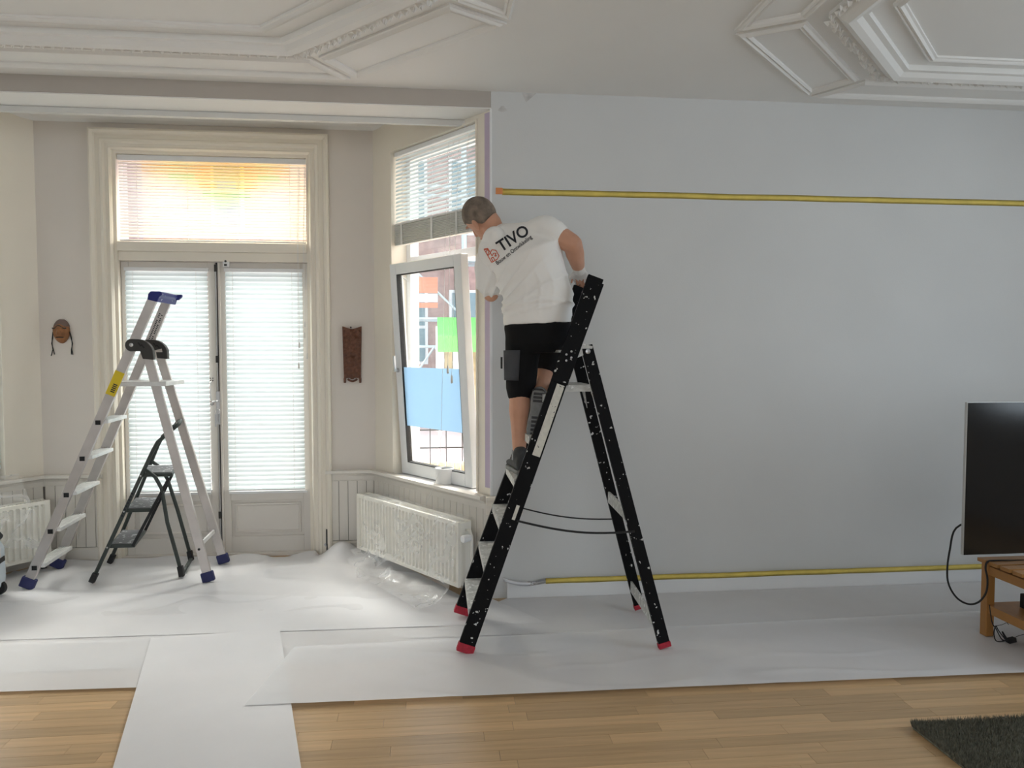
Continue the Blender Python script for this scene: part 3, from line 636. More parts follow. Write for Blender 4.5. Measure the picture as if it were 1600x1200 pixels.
# ------------------------------------------------------------------ radiators
def radiator(left, label):
    s0, s1, z0, z1, o0, o1 = .07, 1.25, .085, .475, .10, .20
    a, d, n = (A2, BD2, BN2) if left else (A, BD, BN)
    t = thing('radiator', bp((s0+s1)/2, .15, 0, left), label, 'radiator')
    for o in (o1, o0+.02):      # two corrugated panels
        N = 29; prof = []
        for i in range(N):
            u0 = s0+.02+(s1-s0-.04)*i/N; w = (s1-s0-.04)/N
            prof += [(u0, 0), (u0+w*.30, 0), (u0+w*.42, -.014), (u0+w*.88, -.014)]
        prof += [(s1-.02, 0)]
        front = [(s0, 0)]+prof+[(s1, 0)]
        rings = []
        for z, k in ((z0, 0), (z0+.022, 0), (z0+.034, 1), (z1-.034, 1), (z1-.022, 0), (z1, 0)):
            rings.append([bp(u, o+dd*k, z, left) for u, dd in front])
        vs = [p for r in rings for p in r]; L = len(front); fs = [(j*L+i, j*L+i+1, (j+1)*L+i+1, (j+1)*L+i) for j in range(len(rings)-1) for i in range(L-1)]
        mb = MB().add(vs, fs); bbox(mb, s0, s1, o-.018, o-.0155, z0, z1, left)
        bbox(mb, s0-.001, s0, o-.018, o, z0, z1, left); bbox(mb, s1, s1+.001, o-.018, o, z0, z1, left); bbox(mb, s0, s1, o-.018, o, z1, z1+.001, left)
        mb.build('front_panel' if o == o1 else 'back_panel', M['radi'], t)
    g = MB()
    for i in range(46): u = s0+.02+(s1-s0-.04)*i/45; bbox(g, u-.0035, u+.0035, o0+.025, o1-.02, z1-.012, z1-.004, left)
    bbox(g, s0, s1, o0+.02, o0+.026, z1-.02, z1, left); g.build('top_grille', M['radi'], t)
    for u in (s0, s1): bbox(MB(), u-.004, u+.004, o0+.004, o1-.018, z0+.01, z1-.005, left).build('side_cover', M['radi'], t)
    br = MB()
    for u in (s0+.12, s1-.12): bbox(br, u-.012, u+.012, .0145, o0+.02, z0+.03, z1-.05, left)
    br.build('wall_bracket', M['stack'], t)
    vt = MB()
    end = s1+.02
    vt.tube([bp(s1, .14, z1-.05, left), bp(end+.02, .14, z1-.05, left), bp(end+.035, .14, z1-.08, left), bp(end+.035, .14, .005, left)], .009, 10); vt.build('supply_pipe', M['radi'], t, smooth=True)
    vt2 = MB().lathe(bp(end+.035, .15, z1-.085, left), n, [(.012, 0), (.020, .005), (.022, .03), (.024, .05), (.02, .06), (.002, .062)], 18); vt2.build('thermostat_valve', M['white'], t, smooth='auto')
    vt3 = MB().tube([bp(s1-.02, .15, z0+.02, left), bp(end+.01, .15, z0+.02, left), bp(end+.01, .15, .005, left)], .011, 10); vt3.build('lower_valve', M['dark'], t, smooth=True)
    ft = MB(); bbox(ft, s0+.02, s0+.05, .12, .18, .008, z0+.01, left); ft.build('foot', M['dark'], t)
    return t
radiator(False, 'cream panel radiator below the tilted window, draped in plastic film')
radiator(True, 'cream panel radiator at the bay window behind the dust extractor')
def plastic_right():
    nx, ny = 60, 46; vs = []; fs = []
    for i in range(nx+1):
        u = i/nx; s = .20+u*1.06
        for j in range(ny+1):
            v = j/ny
            nz_ = noise2(s*5, v*6, 11)*.5+noise2(s*13, v*11, 4)*.35
            if v < .16:      # over the top
                w = v/.16; off = .085+.125*w; z = .490+.006*nz_
            else:
                w = (v-.16)/.84; bot = .27-.05*math.sin(u*3.2)+ (.12 if u < .25 else 0)
                off = .212+.008+.012*abs(nz_)*2+.12*w**3*(1 if u > .12 else .5)+.10*max(0, w-.8)*5*u
                z = .490-w*(.50+.0*bot); 
                if z < .03: off += (.03-z)*1.4; z = .030+.012*abs(nz_)
                if u < .3: z = max(z, .10+.1*(.3-u))
                off += .05*math.exp(-((u-.22)/.14)**2)*w*w*(1+nz_)
            ss = s+.02*nz_*(v > .16)+(.06*(v-.6) if v > .6 and u < .3 else 0)
            vs.append(bp(ss, off, z))
    for i in range(nx):
        for j in range(ny): a = i*(ny+1)+j; fs.append((a, a+1, a+ny+2, a+ny+1))
    tag(MB().add(vs, fs).build('plastic_sheet', M['plastic'], smooth=True), 'crumpled clear plastic film draped over the radiator below the tilted window', 'plastic sheet')
plastic_right()
def plastic_left():
    nx, ny = 30, 40; vs = []; fs = []
    for i in range(nx+1):
        u = i/nx; s = .20+u*1.0
        for j in range(ny+1):
            v = j/ny; nz_ = noise2(s*5, v*7, 31)*.6+noise2(s*15, v*12, 14)*.3
            off = .075+.16*min(1, v*1.6)+.012*abs(nz_); z = .665-v*.50*(1-.25*math.sin(u*2))+.008*nz_
            vs.append(bp(s-.06*v*(1-u), off, z, True))
    for i in range(nx):
        for j in range(ny): a = i*(ny+1)+j; fs.append((a, a+1, a+ny+2, a+ny+1))
    tag(MB().add(vs, fs).build('plastic_sheet', M['plastic'], smooth=True), 'clear plastic film hanging from the sill over the radiator by the dust extractor', 'plastic sheet')
plastic_left()
pc = bp(.80, -.035, WZ0+.019)
pt = thing('plant_pot', pc, 'empty white round pot standing on the sill of the tilted window', 'pot')
MB().lathe(pc, UP, [(.05, 0), (.054, .004), (.062, .095), (.063, .105), (.058, .106), (.052, .02), (.002, .018)], 28).build('pot_body', M['white'], pt, smooth='auto')

# ------------------------------------------------------------------ aluminium stepladder
def alu_ladder():
    t = thing('stepladder', (-2.0, 5.05, PZ-.016), 'tall aluminium stepladder with a blue top tray and blue feet', 'ladder')
    fz = PZ-.015
    nb, ntp = V((-2.55, 4.835, fz)), V((-1.765, 4.905, 1.845)); fb, ftp = V((-2.585, 5.275, fz)), V((-1.785, 5.20, 1.845))
    dx = V((1, 0, .0))
    rails = []
    for p, q in ((nb, ntp), (fb, ftp)):
        r = MB().bar(p+(q-p)*.025, q, (1, 0, 0), .058, .024).build('front_rail', M['alu'], t, bevel=.003); rails.append((p, q, r))
        f = MB().bar(p, p+(q-p)*.034, (1, 0, 0), .086, .042).build('rubber_foot', M['bluefoot'], t, bevel=.008)
    rb = [(V((-1.448, 4.845, fz)), V((-1.828, 4.915, 1.50))), (V((-1.468, 5.262, fz)), V((-1.855, 5.195, 1.50)))]
    for p, q in rb:
        MB().bar(p+(q-p)*.03, q, (1, 0, 0), .056, .022).build('rear_leg', M['alu'], t, bevel=.003)
        MB().bar(p, p+(q-p)*.042, (1, 0, 0), .078, .038).build('rubber_foot', M['bluefoot'], t, bevel=.008)
    for k in range(5):     # treads with their black end plugs
        z = .135+.2263*k; w = z/1.845
        p = nb+(ntp-nb)*w; q = fb+(ftp-fb)*w
        tr = MB().bar(p+V((.012, .0, 0)), q+V((.012, 0, 0)), (0, 0, 1), .024, .082).build('tread', M['alutread'], t, bevel=.003)
        rg = MB()
        for e in (-.03, -.015, 0, .015, .03): rg.bar(p+V((.012+e, .015, .0135)), q+V((.012+e, -.015, .0135)), (0, 0, 1), .003, .005)
        rg.build('tread_ribs', M['alutread'], tr)
        MB().box(p.x-.016, p.x+.014, p.y-.016, p.y-.0115, z-.014, z+.014).build('tread_plug', M['rubber'], t)
    # top platform and tray
    pz = 1.281; w = pz/1.845; p = nb+(ntp-nb)*w; q = fb+(ftp-fb)*w
    MB().box(p.x-.01, -1.70, p.y-.005, q.y+.005, pz-.014, pz+.014).build('platform', M['alutread'], t, bevel=.003)
    for (a, b) in rb:
        w = (pz)/1.5; c = a+(b-a)*w; MB().lathe((c.x, c.y-.013, pz), (0, -1, 0), [(.009, 0), (.009, .004), (.001, .005)], 10).build('pivot_bolt', M['rubber'], t)
    for (p, q, r), (a, b) in zip(rails, rb):      # curved hinge covers
        c = p+(q-p)*(1.53/1.845); yy = c.y-.014
        poly = [(c.x+.0+.040*math.cos(x), c.z-.005+.040*math.sin(x)) for x in [math.pi*(.45+.14*i) for i in range(8)]]
        poly += [(c.x+.05, c.z-.042), (b.x-.005, 1.44), (b.x+.062, 1.435)]+[(c.x+.035+.095*math.cos(x), c.z-.062+.095*math.sin(x)) for x in [math.radians(15+12*i) for i in range(7)]]
        MB().prism([(x, yy-.014, z) for x, z in poly], (0, .042, 0)).build('hinge_cover', M['hinge'], t, bevel=.004)
        MB().lathe((c.x, yy-.014, c.z-.003), (0, -1, 0), [(.012, 0), (.012, .003), (.002, .005)], 14).build('hinge_rivet', M['steel'], t)
        sl = MB()
        for e in (0, 1): sl.bar((c.x+.042+.02*e, yy-.015, c.z+.012-.012*e), (c.x+.060+.02*e, yy-.015, c.z-.012-.012*e), (0, 1, 0), .003, .009)
        sl.build('hinge_slot', M['rubber'], t)
    ytop0, ytop1 = 4.885, 5.225
    MB().prism([(-1.805, ytop0, 1.815), (-1.80, ytop0, 1.85), (-1.785, ytop0, 1.868), (-1.725, ytop0, 1.868), (-1.715, ytop0, 1.86), (-1.715, ytop0, 1.845), (-1.735, ytop0, 1.83), (-1.745, ytop0, 1.80)], (0, ytop1-ytop0, 0)).build('top_tray', M['blue'], t, bevel=.006)
    MB().prism([(-1.735, ytop1-.05, 1.835), (-1.715, ytop1-.05, 1.83), (-1.69, ytop1-.05, 1.855), (-1.69, ytop1-.05, 1.868), (-1.735, ytop1-.05, 1.868)], (0, .03, 0)).build('tool_lug', M['blue'], t, bevel=.004)
    # yellow sticker with dark marks on the near rail, printed text on the far one
    d = (ntp-nb).normalized(); nrm = V((0, -1, 0)); a = nb+(ntp-nb)*.655; b = nb+(ntp-nb)*.735
    s = MB().bar(a+V((0, -.0125, 0)), b+V((0, -.0125, 0)), (1, 0, 0), .060, .001).build('sticker', M['yellow'], t)
    mk = MB()
    for i in range(5): mk.bar(a+d*(.02+.012*i)+V((.006, -.0135, 0)), a+d*(.027+.012*i)+V((.006, -.0135, 0)), (1, 0, 0), .026, .0008)
    mk.build('sticker_print', M['ink'], s)
    d = (ftp-fb).normalized(); a = fb+(ftp-fb)*.845; mk = MB()
    for r_ in range(2):
        for i in range(17):
            if random.random() < .8: mk.bar(a+d*(.012*i)+V((-.008+.018*r_, -.0125, 0)), a+d*(.012*i+.007)+V((-.008+.018*r_, -.0125, 0)), (1, 0, 0), .010, .0008)
    mk.build('rail_print', M['ink'], t)
    # rear cross brace
    p = rb[0][0]+(rb[0][1]-rb[0][0])*.155; q = rb[1][0]+(rb[1][1]-rb[1][0])*.155
    MB().bar(p, q, (0, 0, 1), .026, .012).build('rear_brace', M['alutread'], t)
    c = p; MB().lathe((c.x, c.y-.012, c.z-.02), (0, -1, 0), [(.008, 0), (.008, .004), (.001, .005)], 10).build('brace_rivet', M['rubber'], t)
alu_ladder()

# ------------------------------------------------------------------ small dark step stool
def stool():
    fz = PZ-.013; t = thing('step_stool', (-1.95, 5.13, fz), 'small dark grey folding step stool with three paint-worn steps', 'step stool')
    def rail(b, top, hook, far):
        pts = [b, b+(top-b)*.5, top, top+V((.03, 0, .055)), hook]; return MB().tube(pts, .0125, 10).build('front_rail', M['stool'], t, smooth=True)
    nb, nt_ = V((-2.19, 4.90, fz)), V((-1.815, 4.95, .845)); fb, ft_ = V((-2.262, 5.335, fz)), V((-1.90, 5.285, .845))
    hk0, hk1 = V((-1.70, 4.975, .98)), V((-1.775, 5.25, .98))
    rail(nb, nt_, hk0, False); rail(fb, ft_, hk1, True)
    MB().tube([hk0, hk0+V((.03, .03, .03)), (hk0+hk1)/2+V((.045, 0, .045)), hk1+V((.03, -.03, .03)), hk1], .0125, 10).build('grab_bar', M['stool'], t, smooth=True)
    rn, rf = V((-1.655, 4.965, fz)), V((-1.715, 5.34, fz+.0))
    an, af = nb+(nt_-nb)*.86, fb+(ft_-fb)*.86
    for b, a in ((rn, an), (rf, af)):
        MB().tube([b+V((0, 0, .015)), b+V((-.085, .0, .36)), a+V((.105, 0, -.13)), a+V((.065, 0, -.05)), a], .0125, 10).build('rear_leg', M['stool'], t, smooth=True)
    MB().tube([rn+V((0, 0, .0135)), rf+V((0, 0, .0135))], .0125, 10).build('rear_foot_bar', M['stool'], t, smooth=True)
    for b in (nb, fb): MB().bar(b, b+V((.028, .002, .06)), (1, 0, 0), .034, .034).build('rubber_foot', M['rubber'], t, bevel=.005)
    for b in (rn, rf): MB().bar(b, b+V((-.012, 0, .07)), (1, 0, 0), .034, .034).build('rubber_foot', M['rubber'], t, bevel=.005)
    for z in (.225, .455, .685):
        w = z/.845; p = nb+(nt_-nb)*w; q = fb+(ft_-fb)*w; dp = .16 if z < .6 else .19
        o = 0 if z < .6 else -.01
        fr = MB().prism([p+V((o, .012, -.012)), p+V((dp, .012, -.012)), q+V((dp, -.012, -.012)), q+V((o, -.012, -.012))], (0, 0, .024)).build('step', M['stool'], t, bevel=.005)
        MB().prism([p+V((o+.01, .02, .0125)), p+V((dp-.01, .02, .0125)), q+V((dp-.01, -.02, .0125)), q+V((o+.01, -.02, .0125))], (0, 0, .004)).build('rubber_mat', M['stooltread'], fr)
        for e in (p, q): MB().lathe(e+V((0, -.013, 0)), (0, -1, 0), [(.006, 0), (.005, .003), (.001, .004)], 8).build('rivet', M['steel'], fr)
    p1 = nb+(nt_-nb)*(.225/.845)+V((.15, .002, 0)); p3 = nb+(nt_-nb)*(.685/.845)+V((.17, .002, -.02))
    q1 = fb+(ft_-fb)*(.225/.845)+V((.15, -.002, 0)); q3 = fb+(ft_-fb)*(.685/.845)+V((.17, -.002, -.02))
    for a, b in ((p1, p3), (q1, q3)): MB().bar(a, b, (1, 0, 0), .018, .005).build('link_bar', M['rubber'], t)
    d = (nt_-nb).normalized(); a = nb+(nt_-nb)*.50; mk = MB()
    for i in range(8): mk.bar(a+d*(.022*i)+V((0, -.0125, 0)), a+d*(.022*i+.012)+V((0, -.0125, 0)), (1, 0, 0), .014, .001)
    mk.build('rail_print', M['ink'], t)
stool()

# ------------------------------------------------------------------ tall black ladder
LB, LT = V((.137, 3.53, PZ)), V((.805, 3.645, 1.862)); KB, KT = V((.139, 4.06, PZ)), V((.792, 3.955, 1.838))
def lad(z, far=False):
    b, t = (KB, KT) if far else (LB, LT); return b+(t-b)*((z-PZ)/(t.z-PZ))
def black_ladder():
    t = thing('ladder', (.64, 3.79, PZ), 'tall black double ladder speckled with white paint, red feet, man standing on it', 'ladder')
    for far in (False, True):
        b, tp = (KB, KT) if far else (LB, LT)
        r = MB().bar(b+(tp-b)*.012, tp, (1, 0, 0), .080, .026).build('front_rail', M['black'], t, bevel=.002)
        MB().bar(b, b+(tp-b)*.022, (1, 0, 0), .086, .036).build('rubber_foot', M['redfoot'], t, bevel=.004)
        sgn = 1 if far else -1
        MB().bar(lad(1.335, far)+V((0, sgn*.0135, 0)), lad(1.86, far)+V((-.002, sgn*.0135, -.02 if not far else -.045)), (1, 0, 0), .088, .006).build('extension_sleeve', M['black'], t, bevel=.002)
        if not far:
            MB().bar(lad(.975)+V((.012, -.0145, 0)), lad(1.325)+V((.012, -.0145, 0)), (1, 0, 0), .040, .0012).build('white_sticker', M['stick'], t)
            MB().bar(lad(.665)+V((.01, -.0145, 0)), lad(.735)+V((.01, -.0145, 0)), (1, 0, 0), .016, .0012).build('small_label', M['stick'], t)
            rv = MB()
            for e, f in ((-.014, 1.475), (.006, 1.49), (.016, 1.46), (-.004, 1.445)): p = lad(f); rv.lathe((p.x+e, p.y-.0165, f), (0, -1, 0), [(.006, 0), (.005, .003), (.001, .004)], 8)
            rv.build('rivets', M['steel'], t)
    for k in range(6):      # treads
        z = .23+.2092*k; p = lad(z); q = lad(z, True)
        MB().prism([p+V((-.052, .013, -.010)), p+V((.045, .013, -.010)), q+V((.045, -.013, -.010)), q+V((-.052, -.013, -.010))], (0, 0, .010)).build('tread', M['tread'], t)
        MB().prism([p+V((-.052, .013, -.040)), p+V((-.047, .013, -.040)), q+V((-.047, -.013, -.040)), q+V((-.052, -.013, -.040))], (0, 0, .032)).build('tread_lip', M['tread'], t)
    RB, RT = V((1.128, 3.485, PZ)), V((.762, 3.635, 1.50)); QB, QT = V((1.157, 4.035, PZ)), V((.765, 3.955, 1.48))
    def rl(z, far): b, tp = (QB, QT) if far else (RB, RT); return b+(tp-b)*((z-PZ)/(tp.z-PZ))
    for far in (False, True):
        b, tp = (QB, QT) if far else (RB, RT)
        MB().bar(b+(tp-b)*.012, tp, (1, 0, 0), .058, .026, e1=.02).build('rear_leg', M['black'], t, bevel=.002)
        MB().bar(b, b+(tp-b)*.018, (1, 0, 0), .064, .034).build('rubber_foot', M['redfoot'], t, bevel=.004)
        MB().lathe((tp.x, tp.y-.0135, tp.z-.01), (0, -1, 0), [(.014, 0), (.012, .004), (.002, .006)], 12).build('pivot_rivet', M['steel'], t)
    # hinge plates
    for far in (False, True):
        c = lad(1.50, far); e = (QT if far else RT); yy = c.y+(.0 if far else .0)
        MB().prism([(c.x-.02, yy, 1.44), (c.x-.03, yy, 1.50), (c.x+.03, yy, 1.54), (e.x+.025, yy, 1.515), (e.x+.02, yy, 1.49), (c.x+.04, yy, 1.46)], (0, .004, 0)).build('hinge_plate', M['tread'], t)
    p, q = lad(1.485), lad(1.485, True)
    MB().prism([p+V((-.05, .014, 0)), p+V((.06, .014, 0)), q+V((.06, -.014, 0)), q+V((-.05, -.014, 0))], (0, 0, .012)).build('top_step', M['tread'], t)
    for z, w in ((.10, .06), (.62, .06)):
        p, q = rl(z+.06, False), rl(z+.06, True)
        MB().bar(p+V((-.02, .013, 0)), q+V((-.02, -.013, 0)), (0, 0, 1), w, .010).build('rear_brace', M['tread'], t)
    p, q = rl(1.305, False), rl(1.305, True)
    MB().prism([p+V((-.185, .014, -.016)), p+V((-.02, .014, -.016)), q+V((-.02, -.014, -.016)), q+V((-.20, -.014, -.016))], (0, 0, .032)).build('rear_shelf', M['tread'], t)
    for far in (False, True):
        s = rl(1.29, far); sg = -1 if far else 1
        MB().prism([s+V((-.02, sg*.016, -.01)), s+V((-.02, sg*.09, -.01)), s+V((.01, sg*.016, -.11))], (.004, 0, 0)).build('gusset', M['tread'], t)
    for far, z0, z1 in ((False, .66, .61), (True, .645, .56)):     # spreader straps
        a = lad(z0, far)+V((.03, 0, 0)); b = rl(z1, far); pts = []
        for i in range(13): u = i/12; p = a+(b-a)*u; p.z -= .035*math.sin(math.pi*u*.9); p.y += (.004 if far else -.016)*(1); pts.append(p)
        MB().tube(pts, .0055 if not far else .004, 6).build('spreader_strap', M['rubber'], t)
black_ladder()

# ------------------------------------------------------------------ the man on the ladder
def ev_mesh(mb, name, voxel, smooth_it, fac=.5):
    me = bpy.data.meshes.new(name+'_raw'); me.from_pydata(mb.v, [], mb.f); me.validate()
    bm = bmesh.new(); bm.from_mesh(me); bmesh.ops.recalc_face_normals(bm, faces=bm.faces); bm.to_mesh(me); bm.free()
    o = bpy.data.objects.new(name+'_raw', me); COL.objects.link(o)
    r = o.modifiers.new('r', 'REMESH'); r.mode = 'VOXEL'; r.voxel_size = voxel
    s = o.modifiers.new('s', 'SMOOTH'); s.factor = fac; s.iterations = smooth_it
    bpy.context.view_layer.update(); dg = bpy.context.evaluated_depsgraph_get()
    out = bpy.data.meshes.new_from_object(o.evaluated_get(dg)); bpy.data.objects.remove(o); bpy.data.meshes.remove(me)
    return out
def limb(mb, pts, rs, n=16, asp=None, side=None):
    """tapered limb with rounded ends; rs radii; asp flattens across 'side'"""
    pts = [V(p) for p in pts]
    P = []; R = []
    for i in range(len(pts)-1):      # resample for smooth bends
        for k in range(4): u = k/4; P.append(pts[i].lerp(pts[i+1], u)); R.append(rs[i]+(rs[i+1]-rs[i])*u)
    P.append(pts[-1]); R.append(rs[-1])
    for _ in range(1):
        Q = [P[0]]+[(P[i-1]+P[i]*2+P[i+1])/4 for i in range(1, len(P)-1)]+[P[-1]]; P = Q
    d0 = (P[0]-P[1]).normalized(); d1 = (P[-1]-P[-2]).normalized()
    P = [P[0]+d0*R[0]*.9, P[0]+d0*R[0]*.6]+P+[P[-1]+d1*R[-1]*.6, P[-1]+d1*R[-1]*.9]; R = [R[0]*.35, R[0]*.8]+R+[R[-1]*.8, R[-1]*.35]
    mb.tube(P, R, n); return mb
def loft(mb, secs, n=28, pw=2.3):
    """secs: (centre, half-width vector, half-depth vector)"""
    rings = []
    for c, a, b in secs:
        c, a, b = V(c), V(a), V(b); ring = []
        for k in range(n):
            t = 2*math.pi*k/n; ct, st = math.cos(t), math.sin(t)
            ring.append(c+a*(abs(ct)**(2/pw))*math.copysign(1, ct)+b*(abs(st)**(2/pw))*math.copysign(1, st))
        rings.append(ring)
    mb.rings(rings); return mb
def ell(mb, c, ax, ay, az, n=16, m=10):
    c, ax, ay, az = V(c), V(ax), V(ay), V(az)
    mb.rings([[c+az*math.cos(math.pi*i/m)+(ax*math.cos(2*math.pi*k/n)+ay*math.sin(2*math.pi*k/n))*max(.02, math.sin(math.pi*i/m)) for k in range(n)] for i in range(m+1)]); return mb
def mesh_child(me, name, mat, parent):
    off = parent_loc(parent)
    for v in me.vertices: v.co -= off
    me.name = name; me.materials.clear(); me.materials.append(mat)
    for p in me.polygons: p.use_smooth = True
    o = bpy.data.objects.new(name, me); COL.objects.link(o); o.parent = parent; return o

def man():
    z_t = .857; z_k = 1.2755
    foot = V((.437, 3.80, z_t))
    # torso frame
    pel = V((.535, 3.80, 1.615)); wst = V((.53, 3.80, 1.72)); che = V((.478, 3.815, 1.99)); nkb = V((.345, 3.925, 2.105))
    shL = V((.300, 3.985, 1.985)); shR = V((.568, 3.775, 2.118)); shc = (shL+shR)/2
    sd = (shR-shL).normalized()                                  # towards his right
    hipL = V((.462, 3.81, 1.60)); hipR = V((.600, 3.80, 1.615)); hsd = V((1, -.15, .04)).normalized()
    up_t = (V((.42, 3.88, 2.115))-pel).normalized(); back = sd.cross(up_t).normalized()
    if back.y > 0: back = -back
    hback = V((-.15, -1, 0)).normalized()
    elL = V((.306, 4.01, 1.80)); wrL = V((.316, 4.165, 1.905)); haL = V((.322, 4.205, 1.945))
    elR = V((.700, 3.715, 2.035)); wrR = V((.764, 3.865, 1.920)); 
    knL = V((.445, 3.825, 1.285)); anL = V((.437, 3.80, .955))
    knR = V((.615, 4.10, 1.385)); anR = V((.535, 3.745, 1.262))
    # head frame
    hf = V((-.35, .80, -.48)).normalized(); hl = V((-.6, -.55, -.5)); hl = (hl-hf*hl.dot(hf)).normalized(); hu = hf.cross(hl).normalized()
    hc = onY(752, 341, 3.95)
    t = thing('person', (foot.x, foot.y, z_t), 'man in a white printed T-shirt and black shorts standing on the black ladder', 'person')
    b = MB()
    loft(b, [(pel-up_t*.07, hsd*.11, hback*.08), (pel, hsd*.155, hback*.105), (wst, hsd*.145, hback*.095), ((wst+che)/2, (hsd+sd).normalized()*.145, back*.095), (che, sd*.155, back*.10), (shc+up_t*.0, sd*.15, back*.075)])
    limb(b, [shc, nkb], [.07, .055])
    limb(b, [nkb-up_t*.05, nkb+(hc-nkb)*.35, hc-hu*.05-hf*.03], [.066, .058, .056])
    # skull, jaw, face
    ell(b, hc+hu*.020-hf*.006, hl*.076, hf*.096, hu*.092)
    ell(b, hc+hf*.028-hu*.045, hl*.060, hf*.062, hu*.072)
    ell(b, hc+hf*.060-hu*.098, hl*.030, hf*.028, hu*.022)             # chin
    limb(b, [hc+hf*.098+hu*.006, hc+hf*.112-hu*.028], [.009, .014], 10)  # nose
    ell(b, hc+hf*.094-hu*.066, hl*.026, hf*.010, hu*.008)            # lips
    for s in (-1, 1):
        ell(b, hc+hf*.084+hl*s*.033+hu*.026, hl*.022, hf*.012, hu*.008)   # brow
        e = hc+hl*s*.079-hu*.018-hf*.012
        ell(b, e, hl*s*.010, (hf*.9+hu*.2).normalized()*.019, (hu-hf*.25).normalized()*.033, 12, 8)
    # arms
    limb(b, [shL, shL+(elL-shL)*.4, elL], [.058, .053, .043]); limb(b, [elL, elL+(wrL-elL)*.35, wrL], [.043, .043, .028])
    limb(b, [shR, shR+(elR-shR)*.5, elR], [.062, .058, .050]); limb(b, [elR, elR+(wrR-elR)*.35, wrR], [.049, .048, .031])
    def hand(mb, wr, d, nrm, side, curl, sc=1.0, thumb=1):
        """d = along the palm, nrm = out of the back of the hand, side = towards the thumb"""
        d, nrm, side = V(d).normalized(), V(nrm).normalized(), V(side).normalized()
        pc = wr+d*.052*sc; loft(mb, [(wr-d*.01, side*.024*sc, nrm*.017*sc), (wr+d*.03*sc, side*.036*sc, nrm*.016*sc), (wr+d*.085*sc, side*.041*sc, nrm*.013*sc)], 16)
        for k, (o, l, r) in enumerate(((.031, .072, .0088), (.011, .080, .0092), (-.010, .075, .0088), (-.030, .058, .0078))):
            p = wr+d*.080*sc+side*o*sc; dd = d.copy(); pts = [p-d*.012]; rs = [r*sc]; a = 0
            for j, f in enumerate((.45, .32, .23)):
                a += curl[j]; v = d*math.cos(a)-nrm*math.sin(a); p = p+v*l*f*sc; pts.append(p); rs.append(r*sc*(1-.10*(j+1)))
            limb(mb, pts, rs, 10)
        p = wr+d*.025*sc+side*.030*sc
        limb(mb, [p, p+(d*.6+side*.7-nrm*.25).normalized()*.036*sc, p+(d*.75+side*.55-nrm*.5).normalized()*.066*sc], [.0125*sc, .0110*sc, .0085*sc], 10)
    hand(b, wrL, haL-wrL, (-.3, -.2, .9), (.8, -.5, .2), (.7, .9, .6))
    gd = (V((.800, 3.955, 1.870))-wrR).normalized()
    gh = MB(); hand(gh, wrR, gd, (-.2, -.35, .9), (-.85, .35, -.1), (.55, .95, .7), 1.0)
    b.add(gh.v, gh.f)
    # legs
    limb(b, [hipL, hipL+(knL-hipL)*.5, knL], [.082, .074, .056]); limb(b, [knL+V((0, 0, .01)), knL+(anL-knL)*.30+V((0, -.014, 0)), knL+(anL-knL)*.62, anL], [.055, .059, .044, .033])
    limb(b, [hipR, hipR+(knR-hipR)*.5, knR], [.082, .076, .058]); limb(b, [knR, knR+(anR-knR)*.32+V((0, 0, .012)), knR+(anR-knR)*.65, anR], [.056, .058, .045, .034])
    limb(b, [anL, foot+V((0, .02, .05))], [.034, .030]); limb(b, [anR, anR+V((-.01, -.03, -.05))], [.034, .030])
    me = ev_mesh(b, 'body', .0055, 3); body = mesh_child(me, 'body', M['skin'], t)
    # glove
    g = MB(); hand(g, wrR, gd, (-.2, -.35, .9), (-.85, .35, -.1), (.55, .95, .7), 1.12); limb(g, [wrR-(wrR-elR).normalized()*.045, wrR], [.036, .033])
    mesh_child(ev_mesh(g, 'glove', .006, 1), 'glove', M['glove'], t)
    # eyes
    for s in (-1, 1):
        e = ell(MB(), hc+hf*.084+hl*s*.032+hu*.010, hl*.013, hf*.011, hu*.010, 12, 8).build('eye', M['white'], t, smooth=True)
        ell(MB(), hc+hf*.094+hl*s*.032+hu*.010, hl*.005, hf*.0025, hu*.005, 10, 6).build('iris', M['ink'], e, smooth=True)
    # hair: cropped cap over crown and back of the skull
    h = MB(); rings = []
    n, m = 32, 16
    for i in range(m+1):
        th = math.pi*.70*i/m; ring = []
        for k in range(n):
            a = 2*math.pi*k/n; f, l = math.cos(a), math.sin(a)
            lim = .42 if f > .55 else .42+.27*min(1, (.55-f)/1.0)      # hairline: high on the face side, low at the nape
            if f < -.3: lim += .03
            tt = th/(.70)*lim*1.0
            dirv = hu*math.cos(tt)+(hf*f+hl*l)*math.sin(tt)
            ring.append(hc+hu*.020-hf*.006+hl*dirv.dot(hl)*.0815+hf*dirv.dot(hf)*.1010+hu*dirv.dot(hu)*.0975)
        rings.append(ring)
    h.rings(rings); h.build('hair', M['hair'], t, smooth=True)
    # shirt: torso and sleeves, one cloth surface with folds
    s = MB()
    hem = pel+V((0, 0, .045))
    loft(s, [(hem+V((-.005, 0, -.03)), hsd*.176, hback*.128), (hem+V((0, 0, .06)), hsd*.180, hback*.132), (wst+V((.005, 0, .06)), (hsd*1.5+sd*.5).normalized()*.180, hback*.132),
             (wst.lerp(che, .55), (hsd+sd).normalized()*.183, (back+hback).normalized()*.130), (che-up_t*.02, sd*.194, back*.128), (shc-up_t*.035+back*.01, sd*.190, back*.108), (shc+up_t*.030, sd*.140, back*.084)], 36)
    limb(s, [shR-up_t*.02, shc+up_t*.045, nkb-up_t*.004], [.070, .068, .066], 18); ell(s, nkb+up_t*.004, sd*.082, back*.070, up_t*.045); ell(s, onY(771, 373, 3.855), sd*.070, back*.050, up_t*.062); ell(s, onY(764, 392, 3.87), sd*.060, back*.050, up_t*.075); limb(s, [shL, shL.lerp(nkb, .5), nkb-up_t*.004], [.078, .074, .066], 18)
